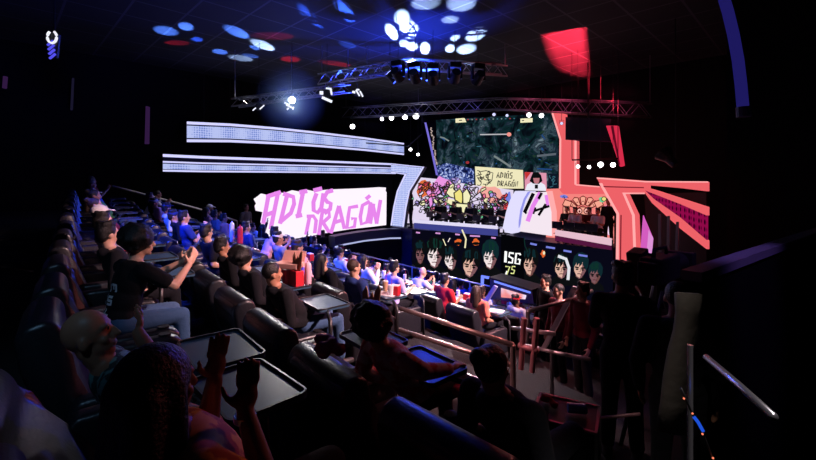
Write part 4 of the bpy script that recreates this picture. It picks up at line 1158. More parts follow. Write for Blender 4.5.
# ------------------------------------------------------------------ cinema seats
LEA = pbr('leather_dark', (.013, .013, .017), .34, bump=.12, bscale=40, spec=.5)
M_plast = pbr('plastic_black', (.015, .015, .017), .4)
M_tray = pbr('tray_top', (.04, .09, .15), .32, spec=.4)
M_rim = pbr('tray_rim', (.02, .02, .022), .3)
def profile_solid(pts, x0, x1, r=.05, seg=3):
    """side profile (y, z) extruded along x with softly rounded edges"""
    mb = MB(); mb.prism([(x0, y, z) for y, z in pts], (x1 - x0, 0, 0))
    es = [e for e in mb.bm.edges]
    bmesh.ops.bevel(mb.bm, geom=es, offset=r, segments=seg, profile=.5, affect='EDGES', clamp_overlap=True)
    return mb
def seat_proto():
    t = thing('recliner_seat', 'x', 'seat')
    pr = [(0.03, .3), (.0, .6), (-.02, .84), (0, 1.03), (.06, 1.1), (.15, 1.1), (.205, 1.05), (.21, .96), (.175, .86), (.2, .74), (.23, .5), (.24, .3)]
    mb = profile_solid(pr, -.36, .36, .035, 3); mb.build('backrest', LEA, t, smooth=True)
    mb = MB()
    mb.box((0, .1, .985), (.70, .215, .2), Matrix.Rotation(.1, 3, 'X'), None, .085, 4); o = mb.build('headrest', LEA, t, smooth=True)
    mb = MB(); mb.box((0, .495, .375), (.6, .5, .15), None, None, .05, 3); mb.build('seat_cushion', LEA, t, smooth=True)
    for ch in t.children:
        if ch.name.startswith(('backrest', 'headrest')): ch.matrix_local = Matrix.Translation((0, .22, .34)) @ Matrix.Rotation(.26, 4, 'X') @ Matrix.Translation((0, -.22, -.34))
    for s in (-1, 1):
        mb = profile_solid([(.05, .1), (.05, .52), (.1, .6), (.7, .6), (.78, .55), (.78, .1)], s * .395 - .065, s * .395 + .065, .035, 3)
        mb.build('armrest', LEA, t, smooth=True)
        mb = MB(); mb.cyl((s * .395, .66, .601), (s * .395, .66, .612), .045, .045, 16, M_plast); mb.build('cup_holder', None, t)
    mb = MB(); mb.box((0, .45, .15), (.62, .58, .28), None, None, .02, 2); mb.build('base', M_plast, t)
    return t
def rounded_rect(w, h, r, n=5):
    pts = []
    for cx, cy, a0 in ((w / 2 - r, h / 2 - r, 0), (-w / 2 + r, h / 2 - r, 90), (-w / 2 + r, -h / 2 + r, 180), (w / 2 - r, -h / 2 + r, 270)):
        for i in range(n + 1):
            a = math.radians(a0 + 90 * i / n); pts.append((cx + r * math.cos(a), cy + r * math.sin(a)))
    return pts
def tray_proto(qx=.47, qy=-.17):
    t = thing('tray_table', 'x', 'tray table')
    pts = rounded_rect(.56, .40, .05)
    mb = MB(); mb.prism([(x, y, .77) for x, y in pts], (0, 0, -.02)); mb.build('tray_top', M_tray, t)
    mb = MB(); inn = rounded_rect(.535, .375, .04)
    for i in range(len(pts)):
        j = (i + 1) % len(pts); a, b, c, d = pts[i], pts[j], inn[j], inn[i]
        mb.prism([(*a, .785), (*b, .785), (*c, .785), (*d, .785)], (0, 0, -.016))
    mb.build('rim', M_rim, t)
    mb = MB(); s = 1 if qx > 0 else -1
    mb = MB(); mb.tube([(min(.22, abs(qx) * .4) * s, qy * .3, .748), (qx - .1 * s, qy * .8, .735), (qx - .01 * s, qy * .98, .70), (qx, qy, .6), (qx, qy, .0)], .022, 8, M_plast); mb.build('post', None, t)
    return t
SEAT, TRAY = seat_proto(), tray_proto()
ORD = ['front', 'second', 'third', 'fourth', 'fifth', 'sixth', 'seventh', 'rear']
NUM = ['first', 'second', 'third', 'fourth', 'fifth', 'sixth', 'seventh', 'eighth', 'ninth', 'tenth', 'eleventh', 'twelfth', 'thirteenth', 'fourteenth', 'fifteenth']
PITCH = .98
def seat_x(j, k=1): return -14.6 + PITCH * j + {-1: .44, 0: -.33}.get(k, 0.0)
SWIVEL = {(-1, 13): (-.66, .86), (-1, 12): (-.36, .82), (0, 13): (-.0, .78), (0, 12): (.3, .76), (0, 14): (.3, .9)}   # tray arms swung aside
XMAX = {-1: -1.1, 0: -1.1, 1: -4.2, 2: -5.4, 3: -4.6, 4: -4.6, 5: -3.8, 6: -3.8}
SEATS = {}
fs = ft = True
for k in range(-1, NROW):
    row = ORD[NROW - 1 - k]
    j = 0
    while seat_x(j, k) < XMAX[k]:
        x = seat_x(j, k); y = row_y(k, x); z = row_z(k, x)
        rz = -.112 * (1 if x < -2 else 0) * .8
        s = SEAT if fs else copy_tree(SEAT); fs = False
        # level each seat on the gently climbing tier
        s.location = (x, y, max(row_z(k, x - .46), row_z(k, x + .46)) + .004); s.rotation_euler = (0, 0, rz)
        s['label'] = 'dark leather recliner seat, %s row, %s from the left aisle' % (row, NUM[j]); s['group'] = 'recliner seats in the ' + row + ' row'
        SEATS[(k, j)] = (V(s.location), rz)
        dark = k >= 3 and x < -9
        if not dark and (k, j) not in ((0, 14), (-1, 10), (-1, 11)):
            if (k, j) in SWIVEL:
                sx, sy = SWIVEL[(k, j)]; t = tray_proto((-.478 if sx < -.3 else .478) - sx, .87 - sy)
            else:
                t = TRAY if ft else copy_tree(TRAY); ft = False
            M = Matrix.Translation(s.location) @ Matrix.Rotation(rz, 4, 'Z')
            t.location = M @ V((*SWIVEL.get((k, j), (.02, .93)), 0)); t.rotation_euler = (0, 0, rz)
            t['label'] = 'black rimmed tray table on a post, %s row, %s from the left aisle' % (row, NUM[j]); t['group'] = 'tray tables of the ' + row + ' row'
        j += 1
def nearest_seat(k, px):
    return min((jj for kk, jj in SEATS if kk == k), key=lambda q: abs(pix(SEATS[(k, q)][0] + V((0, .3, 1.1)))[0] - px))
def pix(p):
    w = (p.y - p.x) / R2
    return (408 + F * ((p.x + p.y) / R2) / w, 182 - F * (p.z - CZ) / w)
# ------------------------------------------------------------------ the audience
POSE_WORD = {'slouch': 'reclining', 'sit': 'seated', 'look': 'sideways-looking', 'forward': 'forward-leaning', 'clap': 'clapping', 'cheer': 'arm-raising', 'work': 'seated'}
TAKEN = {}
def sitter(k, j, pose, top, sleeve, skin, hair, hcol, legs='dark', cap=None, extra=''):
    loc, rz = SEATS[(k, j)]
    TAKEN[(k, j)] = 1
    what = top + (' hoodie' if sleeve == 'long' else ' shirt')
    hd = (cap + ' cap') if cap else ((hcol + ' ' + hair + ' hair').replace('buzz', 'cropped') if hair else 'bald head')
    lab = '%s person, %s, %s, %s row, %s seat from left aisle' % (POSE_WORD[pose], what, hd, ORD[NROW - 1 - k], NUM[j])
    return person(lab, loc, rz, pose, skin, hair, hcol, top, sleeve, legs, cap, 'audience in the ' + ORD[NROW - 1 - k] + ' row')
def at_px(k, px, *a, **kw):
    j = nearest_seat(k, px)
    if (k, j) in TAKEN: return None
    return sitter(k, j, *a, **kw)
# people told apart in the photograph, row by row
at_px(0, 222, 'slouch', 'black', 'long', 'tan', 'short', 'black')
at_px(0, 178, 'clap', 'navy', 'short', 'light', 'short', 'black')
at_px(0, 252, 'slouch', 'dark', 'long', 'light', 'afro', 'black')
at_px(1, 226, 'sit', 'salmon', 'long', 'tan', 'short', 'black')
at_px(1, 256, 'forward', 'pink', 'short', 'light', 'short', 'black')
at_px(1, 308, 'slouch', 'dark', 'short', 'light', 'long', 'black')
at_px(1, 345, 'sit', 'navy', 'long', 'light', 'buzz', 'brown')
at_px(1, 378, 'look', 'maroon', 'long', 'tan', 'short', 'brown')
at_px(2, 330, 'clap', 'white', 'short', 'light', 'bun', 'black')
at_px(2, 345, 'clap', 'white', 'short', 'light', 'short', 'black')
at_px(2, 392, 'work', 'lilac', 'short', 'light', 'short', 'black')
at_px(3, 405, 'forward', 'white', 'short', 'light', None, 'black')
at_px(3, 440, 'work', 'red', 'short', 'tan', 'short', 'black')
at_px(3, 468, 'look', 'salmon', 'short', 'tan', 'long', 'brown')
sitter(-1, 7, 'sit', 'red', 'short', 'light', 'buzz', 'black', cap='white')
sitter(-1, 9, 'look', 'dark', 'long', 'light', 'short', 'black'); sitter(-1, 8, 'sit', 'grey', 'long', 'light', 'short', 'black', 'denim')
tops = ['black', 'navy', 'white', 'blue', 'grey', 'black', 'navy', 'dark', 'pink', 'red', 'lilac', 'blue', 'dark', 'black', 'green', 'maroon', 'white', 'white']
poses = ['sit', 'look', 'slouch', 'forward', 'clap', 'look', 'slouch', 'cheer', 'sit', 'slouch']
r = random.Random(21)
for (k, j) in sorted(SEATS):
    if (k, j) in TAKEN: continue
    x = SEATS[(k, j)][0].x
    if k == -1 and x > -5.6: continue
    if k == 0 and x > -3.9: continue
    if r.random() > (.95 if k > 0 else .8): continue
    hr = r.choice(['short', 'short', 'short', 'buzz', 'long', 'bun', 'long wavy', 'short'])
    sitter(k, j, r.choice(poses), r.choice(tops), r.choice(['short', 'short', 'long']), r.choice(['tan', 'light', 'light', 'brown', 'tan']), hr, r.choice(['black', 'black', 'brown']), r.choice(['dark', 'denim', 'dark']), r.choice([None] * 9 + ['navy', 'red', 'white']))
# ------------------------------------------------------------------ stage people and gear
def monitor(p, label, group):
    t = thing('monitor', label, 'monitor', tuple(p), 0, group)
    mb = MB(); mb.box((0, 0, .33), (.42, .05, .28), bevel=.01, m=M_black); mb.build('display_back', None, t)
    mb = MB(); mb.cyl((0, .02, 0), (0, .02, .2), .03, m=M_black); mb.box((0, .02, .008), (.26, .2, .016), m=M_black); mb.build('stand', None, t)
def gaming_chair(p, label, group):
    t = thing('gaming_chair', label, 'chair', tuple(p), PI, group)
    mb = MB(); mb.box((0, .3, .42), (.42, .5, .1), bevel=.03, m=M_black); mb.build('seat', None, t)
    mb = MB(); mb.box((0, .04, .8), (.36, .1, .66), Matrix.Rotation(-.1, 3, 'X'), bevel=.04, m=M_black); mb.build('backrest', None, t)
    mb = MB(); mb.cyl((0, .3, .06), (0, .3, .38), .035, m=M_black); mb.build('post', None, t)
    mb = MB()
    for i in range(5):
        a = i * 2 * PI / 5; mb.cyl((0, .3, .07), (.28 * math.cos(a), .3 + .28 * math.sin(a), .04), .025, m=M_black)
    mb.build('foot_base', None, t)
LNUM = ['first', 'second', 'third', 'fourth', 'fifth']
for i, x in enumerate((431, 446, 461.5, 478, 494)):
    X = P(x, 222, PY(15.6)).x
    monitor(V((X, 15.5, za - .034)), 'black monitor on the left player desk, %s from the tube' % LNUM[i], 'monitors on the left desk')
    gaming_chair((X, 16.69, ZS + .002), 'black gaming chair behind the left desk, %s from the tube' % LNUM[i], 'gaming chairs at the left desk')
    person('player in black shirt at the left desk, %s from the lavender tube' % LNUM[i], (X, 16.65, ZS + .002), PI, 'work', r.choice(['tan', 'light']), 'short', 'black', 'black', 'short', 'dark', None, 'players at the left desk')
for i, x in enumerate((559.5, 571, 582.5, 594)):
    X = P(x, 236, PY(15.6)).x
    monitor(V((X, 15.4, zb - .024)), 'black monitor on the right coral-lit desk, %s from the centre panel' % LNUM[i], 'monitors on the right desk')
    gaming_chair((X, 16.74 - .28 * (i % 2), ZS + .002), 'black gaming chair at the right coral-lit desk, %s from the centre panel' % LNUM[i], 'gaming chairs at the right desk')
    person('player in %s at the right coral-lit desk, %s from centre panel' % (('black', 'white', 'maroon', 'white', 'black')[i], LNUM[i]), (X, 16.7 - .28 * (i % 2), ZS + .002), PI, 'work', r.choice(['tan', 'light']), 'short', 'black', ('black', 'white', 'maroon', 'white', 'black')[i], 'short', 'dark', None, 'players at the right desk')
p = P(608.5, 232, PY(16.45)); person('dark figure standing behind the right desk before the pale mural corner', (p.x, 16.45, ZS + .002), PI, 'stand', 'tan', 'short', 'black', 'black', 'long', 'dark')
p = P(411, 214, PY(15.3)); person('dark figure standing on the stage beside the slanted white leg', (p.x, 15.3, ZS + .002), 2.2, 'stand', 'tan', 'short', 'black', 'black', 'long', 'dark')
p = P(323, 246, PX(-15.45))
person('person in dark clothes standing below the pink screen lettering', (p.x, p.y, row_z(4, p.x) + .003), -PI / 2, 'stand', 'tan', 'short', 'black', 'black', 'long', 'dark', None)
p = P(246, 228, PX(-15.9))
person('person in pale shirt standing by the left end of the pink screen', (p.x, p.y, row_z(2, p.x - .5) + .003), -1.2, 'stand', 'light', 'short', 'brown', 'grey', 'short', 'dark')

# ------------------------------------------------------------------ handrails
def rail(label, paths, posts, r=.03, m=M_steel, name='handrail', extra=()):
    allp = [V(q) for pth in paths for q in pth]
    c = allp[len(allp) // 2].copy()
    t = thing(name, label, 'railing', tuple(c))
    for pth in paths:
        mb = MB(c); mb.tube(pth, r, 8, m); mb.build('rail', None, t)
    for a, b in posts:
        mb = MB(c); mb.cyl(a, b, r * .95, m=m); mb.build('post', None, t)
    return t
pl = PX(-15.32)
pa = [P(x, y, pl) for x, y in ((112, 186), (160, 198.5), (204, 210.5), (237, 221))]
rail('thin grey handrail sloping down along the dark left aisle', [pa], [(q, V((q.x, q.y, q.z - 1.55))) for q in (pa[1], pa[2], pa[3])], .032, pbr('rail_dull', (.6, .55, .55), .5, .0))
Y1 = 4.25
RL = [[P(384, 303, PY(Y1)), P(450, 324.4, PY(Y1)), P(513, 345, PY(Y1))], [P(391, 327, PY(Y1)), P(450, 346, PY(Y1)), P(510, 364.6, PY(Y1))], [P(441, 366, PY(Y1)), P(486, 383.5, PY(Y1)), P(508, 391, PY(Y1))]]
M_brass = pbr('steel_warm', (.62, .5, .46), .32, .85)
zg = row_z(1, -3.5)
rail('long tubular guard railing in front of the vomitory, three bars, lit red', RL, [(P(x, y, PY(Y1)), V((P(x, y, PY(Y1)).x, Y1, zg))) for x, y in ((386, 303.6), (513, 345))], .034, M_brass)
# short return with capped posts and stair rail at the right end
Y2 = 4.6
cpt = [P(x, y, PY(Y2)) for x, y in ((521, 312), (533, 316))]
rail('pair of red-lit upright posts with rounded feet at the railing end', [[P(519, 345, PY(Y2)), P(527, 348, PY(Y2)), P(538, 351, PY(Y2))]], [(P(524, 318, PY(Y2)), P(521, 369, PY(Y2))), (P(537, 318, PY(Y2)), P(532, 372, PY(Y2)))], .036, pbr('rail_red_lit', (.45, .2, .22), .4, .4))  # red light on the posts put into their base colour
rail('stair handrail climbing from the railing end towards the stage', [[P(527.5, 311, PY(5.2)), P(565, 301, PY(6.2)), P(592, 291, PY(7.2))], [P(512, 328, PY(5.0)), P(555, 334, PY(5.0))]], [(P(528, 311, PY(5.2)), P(527, 344, PY(5.2)))], .03, M_steel)
rail('lower stair rail running right behind the dark operator', [[P(524, 345, PY(4.9)), P(552, 352, PY(4.9)), P(590, 359.5, PY(4.9))]], [(P(552, 352, PY(4.9)), V((P(552, 352, PY(4.9)).x, 4.9, row_z(2, -3))))], .026, M_steel)
rail('low bar running right below the operator, lit dull red', [[P(640, 414, PY(3.2)), P(580, 420, PY(3.2)), P(560, 421, PY(3.2))]], [], .012, pbr('rail_red_lit', (.45, .2, .22), .4, .4))  # dull red light put into the bar's base colour
pf = [P(345, 251, PY(9.6)), P(412, 267, PY(9.4)), P(470, 282, PY(9.3)), P(562, 302, PY(9.2))]
rail('long thin railing between the audience and the player portraits', [pf, [q - V((0, 0, .45)) for q in pf]], [(q, V((q.x, q.y, q.z - 1.0))) for q in pf], .022, pbr('rail_navy', (.5, .5, .65), .35, .5))
# slanted pale boards and LED counter on the right of the audience
M_board = pbr('board_pale', (.6, .58, .62), .5)
t = tag(slab('flag_board', PY(8.2), [(480, 306), (484.5, 306), (497, 287), (493.5, 285.4)], .06, M_board, None), 'pale slanted narrow board standing among the right audience', 'board')
t = tag(slab('ramp_board', PY(6.4), [(541, 348), (546, 348), (577.5, 287.5), (572, 286.5)], .06, M_board, None), 'long pale slanted stair board right of the stair handrail', 'board')
ct = thing('led_counter', 'counter with a blue neon edge and a pink glowing front, below ISG', 'counter', tuple(P(510, 292, PY(8.8))))
slab('edge_light', PY(8.8), [(494, 280.4), (530, 291.8), (530, 293.6), (494, 282.4)], .05, emis('neon_blue', rgb(110, 130, 255), 1.3), ct, .03)
slab('edge_light', PY(8.8), [(481, 275.4), (489, 277), (488, 279), (483, 278), (482.6, 286), (480.6, 286)], .05, emis('neon_blue', rgb(110, 130, 255), 1.3), ct, .03)
slab('front', PY(8.8), [(490, 279), (532, 292), (534, 304), (490, 299)], .5, M_navy, ct)
slab('glow_panel', PY(8.8), [(501, 288), (526, 295.4), (525, 299.4), (501, 297.4)], .03, led_noise('led_pink_panel', [(.35, rgb(240, 225, 250)), (.5, rgb(245, 150, 150)), (.65, rgb(230, 110, 120))], .9, 2), ct, .02)
slab('worktop', PY(8.8), [(489, 277), (532, 290), (532, 292), (489, 279)], .6, M_black, ct, .02)
# two people standing below the right portraits and one in dark red
for px, top, Y, pose, hair, lab in ((546, 275, 7.6, 'stand', 'short', 'person standing right of the neon counter, black jacket, pale reddish face'), (559, 283, 6.9, 'stand', 'buzz', 'person standing beside the black jacketed one, maroon top'), (583, 282, 6.3, 'stand', 'short', 'person in maroon hoodie standing right of the slanted stair board')):
    q = P(px, top, PY(Y)); zfl = q.z - 1.77
    person(lab, (q.x, q.y, zfl), 2.6, pose, 'light', hair, 'black', 'black' if px == 546 else 'maroon', 'long', 'dark')
    b = MB((q.x, q.y, zfl)); g = .02
    k_fl = max((row_z(k, q.x) for k in range(-1, NROW) if row_y(k, q.x) - .28 >= q.y), default=.3)

# ------------------------------------------------------------------ loose things on trays and in hands
def held(name, label, cat, p, build, rot=(0, 0, 0), group=None):
    t = thing(name, label, cat, tuple(p), 0, group); t.rotation_euler = rot; build(t); return t
M_rb = pbr('box_red', (.6, .015, .03), .5); M_kraft = pbr('paper_kraft', (.55, .33, .2), .8); M_pap = pbr('paper_white', (.75, .72, .74), .8)
def cup_b(col):
    def f(t):
        mb = MB(); mb.cyl((0, 0, 0), (0, 0, .15), .034, .045, 16, col); mb.build('cup_body', None, t)
        mb = MB(); mb.cyl((0, 0, .15), (0, 0, .162), .048, .044, 16, M_pap); mb.build('lid', None, t)
        mb = MB(); mb.cyl((.01, 0, .16), (.025, 0, .26), .004, seg=6, m=M_rb); mb.build('straw', None, t)
    return f
def bag_b(t):
    mb = MB(); mb.box((0, 0, .1), (.2, .12, .2), m=M_rb, bevel=.006); mb.build('red_box', None, t)
    for x, h, rz in ((-.05, .2, -.12), (.06, .24, .1), (.0, .16, .0)):
        mb = MB(); mb.prism([(x - .05, .02 * x, .19), (x + .05, .02 * x, .19), (x + .035 + rz * .3, .02, .19 + h), (x + rz * .3, .03, .19 + h + .04), (x - .04 + rz * .3, .02, .19 + h - .02)], (0, .006, 0), M_kraft); mb.build('paper_flap', None, t)
def bag_small(t):
    mb = MB(); mb.box((0, 0, .07), (.14, .1, .14), m=M_rb, bevel=.005); mb.build('red_box', None, t)
    mb = MB(); mb.box((0, 0, .145), (.13, .09, .02), m=M_pap, bevel=.005); mb.build('paper_top', None, t)
def on_tray(k, px, dx=0, dy=0):
    j = nearest_seat(k, px); loc, rz = SEATS[(k, j)]
    return Matrix.Translation(loc) @ Matrix.Rotation(rz, 4, 'Z') @ V((SWIVEL.get((k, j), (.02, .93))[0] + dx, SWIVEL.get((k, j), (.02, .93))[1] + dy, .772))
def tray_at(px, py, h):
    """surface point at tray height h below the eye"""
    return P(px, py, PZ(CZ - h))
held('popcorn_box', 'red box with tall kraft paper flaps on tray, centre of audience', 'snack box', on_tray(0, 292, -.05), bag_b)
held('paper_cup', 'pink cup with white lid beside the red kraft-flap box', 'cup', on_tray(0, 292, -.22, .05), cup_b(pbr('cup_pink', (.75, .22, .25), .5)))
held('popcorn_box', 'second red snack box farther left, in front of the afro-haired person', 'snack box', on_tray(0, 252, .1, .05), bag_b)
held('paper_cup', 'white cup on the tray table left of centre railing start', 'cup', on_tray(1, 345, .1), cup_b(M_pap))
def bucket_b(t):
    mb = MB(); mb.cyl((0, 0, 0), (0, 0, .2), .08, .105, 18, M_rb); mb.build('bucket_body', None, t)
    mb = MB(); mb.cyl((0, 0, .2), (0, 0, .21), .112, .112, 18, M_pap); mb.build('rim', None, t)
def lunch_b(t):
    m = pbr('box_blush', (.8, .42, .36), .7)
    mb = MB(); mb.box((0, 0, .035), (.36, .22, .07), m=m, bevel=.008); mb.build('box_body', None, t)
    mb = MB(); mb.prism([(-.18, .1, .07), (.18, .1, .07), (.17, .17, .2), (-.17, .17, .2)], (0, .008, 0), m); mb.build('open_lid', None, t)
M = Matrix.Translation(SEATS[(0, 10)][0]) @ Matrix.Rotation(SEATS[(0, 10)][1], 4, 'Z')
held('popcorn_bucket', 'round red popcorn bucket on tray under the open blush food box', 'bucket', M @ V((-.04, .95, .772)), bucket_b)
held('food_box', 'open blush coloured food box resting on the round red bucket', 'food box', M @ V((-.04, .95, .984)), lunch_b, (0, 0, .5))
def paper_b(t):
    mb = MB(); mb.box((0, 0, .003), (.3, .22, .006), Matrix.Rotation(.3, 3, 'Z'), m=M_pap); mb.build('sheet', None, t)
for i, (k, px) in enumerate(((1, 330), (1, 362), (2, 372), (2, 405), (3, 440), (3, 465), (4, 480), (2, 350))):
    t = thing('leaflet', 'white sheet lying on a tray table, %s row, near the %s seat' % (ORD[NROW - 1 - k], NUM[nearest_seat(k, px)]), 'paper', tuple(on_tray(k, px, .02)), 0, 'white sheets on the tray tables'); paper_b(t)
rq = random.Random(77)
for (k, j) in sorted(SEATS):
    if not (1 <= k <= 5) or SEATS[(k, j)][0].x < -9.0: continue
    M = Matrix.Translation(SEATS[(k, j)][0]) @ Matrix.Rotation(SEATS[(k, j)][1], 4, 'Z')
    where = '%s row, %s seat from left aisle' % (ORD[NROW - 1 - k], NUM[j])
    if rq.random() < .55: held('paper_cup', 'drink cup on tray, ' + where, 'cup', M @ V((-.14, 1.02, .772)), cup_b(rq.choice([M_pap, M_pap, CL['red'], M_kraft])), (0, 0, 0), 'cups on the tray tables')
    if rq.random() < .4: held('popcorn_box', 'red snack box on tray, ' + where, 'snack box', M @ V((.14, 1.0, .772)), bag_small, (0, 0, rq.uniform(-.5, .5)), 'snack boxes on the tray tables')
def stick(px, py0, py1, Y, w, m, label):
    a, b = P(px, py1, PY(Y)), P(px + w * .2, py0, PY(Y)); c = a
    t = thing('thunder_stick', label, 'inflatable stick', tuple(c), 0, 'inflatable clapper sticks')
    mb = MB(c); d = (b - a)
    mb.cap(a + d * .12, b - d * .12, w, w, 10, 2); t2 = mb
    me = remesh(t2, 'stick', .03, .8, 1, m); link('tube', me, t)
    mb = MB(c); mb.cyl(b - d * .03, b + d * .06, w * .25, m=m); mb.build('valve', None, t)
stick(232, 222, 243, 3.7, .055, pbr('stick_white', (.75, .72, .85), .4), 'white inflatable clapper stick held up left of the pink screen')
stick(240, 226, 246, 3.75, .065, pbr('stick_red', (.55, .02, .03), .4), 'red inflatable clapper stick held up beside the white one')
stick(308, 262, 286, 2.95, .05, pbr('stick_pink', (.8, .5, .6), .4), 'pale pink inflatable clapper stick held up in the centre of the audience')
# fallen red jacket on a rear seat, red scarf on the next seat back
M_redc = CL['red']
def heap(name, label, cat, c, s, m, seed):
    rr_ = random.Random(seed); mb = MB(c)
    for i in range(9):
        mb.ball(V(c) + V((rr_.uniform(-s, s), rr_.uniform(-s, s) * .6, rr_.uniform(0, s * .6))), (s * .55, s * .4, s * rr_.uniform(.2, .5)), rot=rotm(rr_.uniform(0, 3), rr_.uniform(-.5, .5)))
    me = remesh(mb, name, .014, .5, 1, m); o = link(name, me, None, c); return tag(o, label, cat)
heap('jacket', 'bright red jacket bundled on a seat, lower middle', 'jacket', P(467, 398, PW(2.75)), .1, M_redc, 3)
heap('scarf', 'pink and red scarf lying over a seat top below the tray', 'scarf', P(327, 350, PW(2.52)), .085, pbr('scarf_pink', (.6, .1, .16), .8), 5)
# ------------------------------------------------------------------ people close to the camera
def hero(key, p, sleeve, voxel=.008, dec=.5, hk=1.0, reach=.68):
    PH[key] = dict(p=p, body=body_mesh('body_' + key, p, voxel, dec, hk), trousers=trouser_mesh('trousers_' + key, p), shoes=shoe_mesh('shoes_' + key, p))
    PH[key][sleeve] = shirt_mesh('top_' + key, p, sleeve, .012, .5, False, reach)
def mixcloth(name, c1, c2, scale, rough=.8):
    m = pbr(name, c1, rough); nt = m.node_tree; b = nt.nodes['Principled BSDF']
    tc = nt.nodes.new('ShaderNodeTexCoord'); nz = nt.nodes.new('ShaderNodeTexNoise'); nz.inputs['Scale'].default_value = scale; nz.inputs['Detail'].default_value = 3
    rp = nt.nodes.new('ShaderNodeValToRGB'); rp.color_ramp.elements[0].position = .46; rp.color_ramp.elements[1].position = .54
    rp.color_ramp.elements[0].color = (*c1, 1); rp.color_ramp.elements[1].color = (*c2, 1)
    nt.links.new(tc.outputs['Object'], nz.inputs['Vector']); nt.links.new(nz.outputs['Fac'], rp.inputs[0]); nt.links.new(rp.outputs[0], b.inputs['Base Color'])
    return m
GOLD = mixcloth('cloth_gold', (.85, .45, .08), (.45, .1, .04), 16)
TEALP = mixcloth('cloth_teal_print', (.16, .42, .4), (.02, .07, .07), 22)
STRIPE = mixcloth('cloth_red_cream', (.5, .05, .06), (.6, .42, .4), 14)
# woman in gold in the nearest seat, hands raised
hero('woman', make_pose(tilt=31, pelvis=(0, .60, .61), yaw=14, elbows=[(-.28, .16, -.14), (.24, .17, -.14)], wrists=[(-.11, .13, .13), (.10, .15, .09)],
     hd=[((.02, .1, 1), (1, .1, 0)), ((-.05, .12, 1), (-1, .1, 0))], curl=.12), 'short', reach=1.0)
for o in bpy.data.objects:
    if o.get('category') == 'seat' and (V(o.location) - SEATS[(-1, 13)][0]).length < 1e-3:
        for ch in o.children:
            if ch.name.startswith(('backrest', 'headrest')): ch.matrix_local = Matrix.Translation((0, .2, .34)) @ Matrix.Rotation(.3, 4, 'X') @ Matrix.Translation((0, -.2, -.34))
loc, rz = SEATS[(-1, 13)]; TAKEN[(-1, 13)] = 1
wm = person('person with long dark hair in gold patterned top, both hands raised, nearest seat', loc, rz, 'woman', 'brown', 'long wavy', 'black', GOLD, 'short', 'dark')
p = PH['woman']['p']
mb = MB(); w = p.wr[1]; mb.cyl(w - V((.0, 0, .03)), w - V((0, 0, .012)), .036, m=pbr('watch_silver', (.7, .7, .75), .25, .9)); mb.build('wrist_watch', None, wm)
mb = MB(); e = p.head + p.hm @ V((.085, -.01, -.07)); mb.ball(e, .013, M_steel); mb.build('earring', None, wm)
# bald man lying back in a reclined seat
seat = next(o for o in bpy.data.objects if o.get('category') == 'seat' and (V(o.location) - SEATS[(-1, 12)][0]).length < 1e-3)
seat['label'] = 'reclined leather seat of the bald person in teal, rear row, thirteenth from left aisle'
for ch in seat.children:
    if ch.name.startswith(('backrest', 'headrest')):
        ch.matrix_local = Matrix.Translation((0, .2, .34)) @ Matrix.Rotation(.55, 4, 'X') @ Matrix.Translation((0, -.2, -.34))
hero('bald', make_pose(tilt=40, pelvis=(0, .53, .575), yaw=-14, pitch=12, elbows=[(-.26, -.02, -.2), (.25, .16, .04)], wrists=[(-.13, .2, -.22), (.075, .09, .19)],
     hd=[None, ((-.8, .2, .5), (0, -1, .1))], knees=[(-.12, 1.02, .60), (.12, 1.02, .60)], ankles=[(-.12, 1.10, .12), (.12, 1.10, .12)], curl=.5), 'short')
loc, rz = SEATS[(-1, 12)]; TAKEN[(-1, 12)] = 1
person('bald person in teal print shirt lying back, hand at mouth, rear row', loc, rz, 'bald', 'tan', None, 'black', TEALP, 'short', 'denim')
# man in the black jersey with white lettering, clapping
hero('jersey', make_pose(tilt=-13, yaw=-8, elbows=[(-.24, .24, -.14), (.25, .26, -.16)], wrists=[(-.06, .44, .0), (.06, .45, -.02)], hd=[((.25, .5, .8), (1, -.2, 0)), ((-.2, .5, .8), (-1, -.2, 0))], curl=.3, knees=[(-.13, .86, .575), (.13, .86, .575)], twist=14), 'short')
loc, rz = SEATS[(-1, 10)]; TAKEN[(-1, 10)] = 1
rz += .12
js = person('person in black jersey with white back lettering leaning forward and clapping', loc, rz, 'jersey', 'light', 'afro', 'black', 'black', 'short', 'denim')
from mathutils.bvhtree import BVHTree
me = PH['jersey']['short']; bv = BVHTree.FromPolygons([v.co for v in me.vertices], [list(q.vertices) for q in me.polygons])
def on_back(x, z):
    h = bv.ray_cast(V((x, -1.5, z)), V((0, 1, 0)))
    return h[0] + h[1] * .004 if h[0] else None
def back_print(name, strokes, w, m, parent):
    mb = MB()
    for st in strokes:
        pts = []
        for a, b in zip(st, st[1:]):
            n = max(2, int(math.hypot(b[0] - a[0], b[1] - a[1]) / .015))
            pts += [(a[0] + (b[0] - a[0]) * i / n, a[1] + (b[1] - a[1]) * i / n) for i in range(n)]
        pts.append(st[-1]); prev = None
        for i, q in enumerate(pts):
            a, b = pts[max(0, i - 1)], pts[min(len(pts) - 1, i + 1)]
            dx, dz = b[0] - a[0], b[1] - a[1]; l = math.hypot(dx, dz) or 1
            A0, B0 = on_back(q[0] - dz / l * w / 2, q[1] + dx / l * w / 2), on_back(q[0] + dz / l * w / 2, q[1] - dx / l * w / 2)
            if A0 is None or B0 is None: prev = None; continue
            cur = (mb.bm.verts.new(A0), mb.bm.verts.new(B0))
            if prev: mb.bm.faces.new((prev[0], cur[0], cur[1], prev[1]))
            prev = cur
    o = mb.build(name, m, parent); o['label'] = 'white ' + name
    return o
JW = pbr('print_white', (.75, .7, .72), .6)
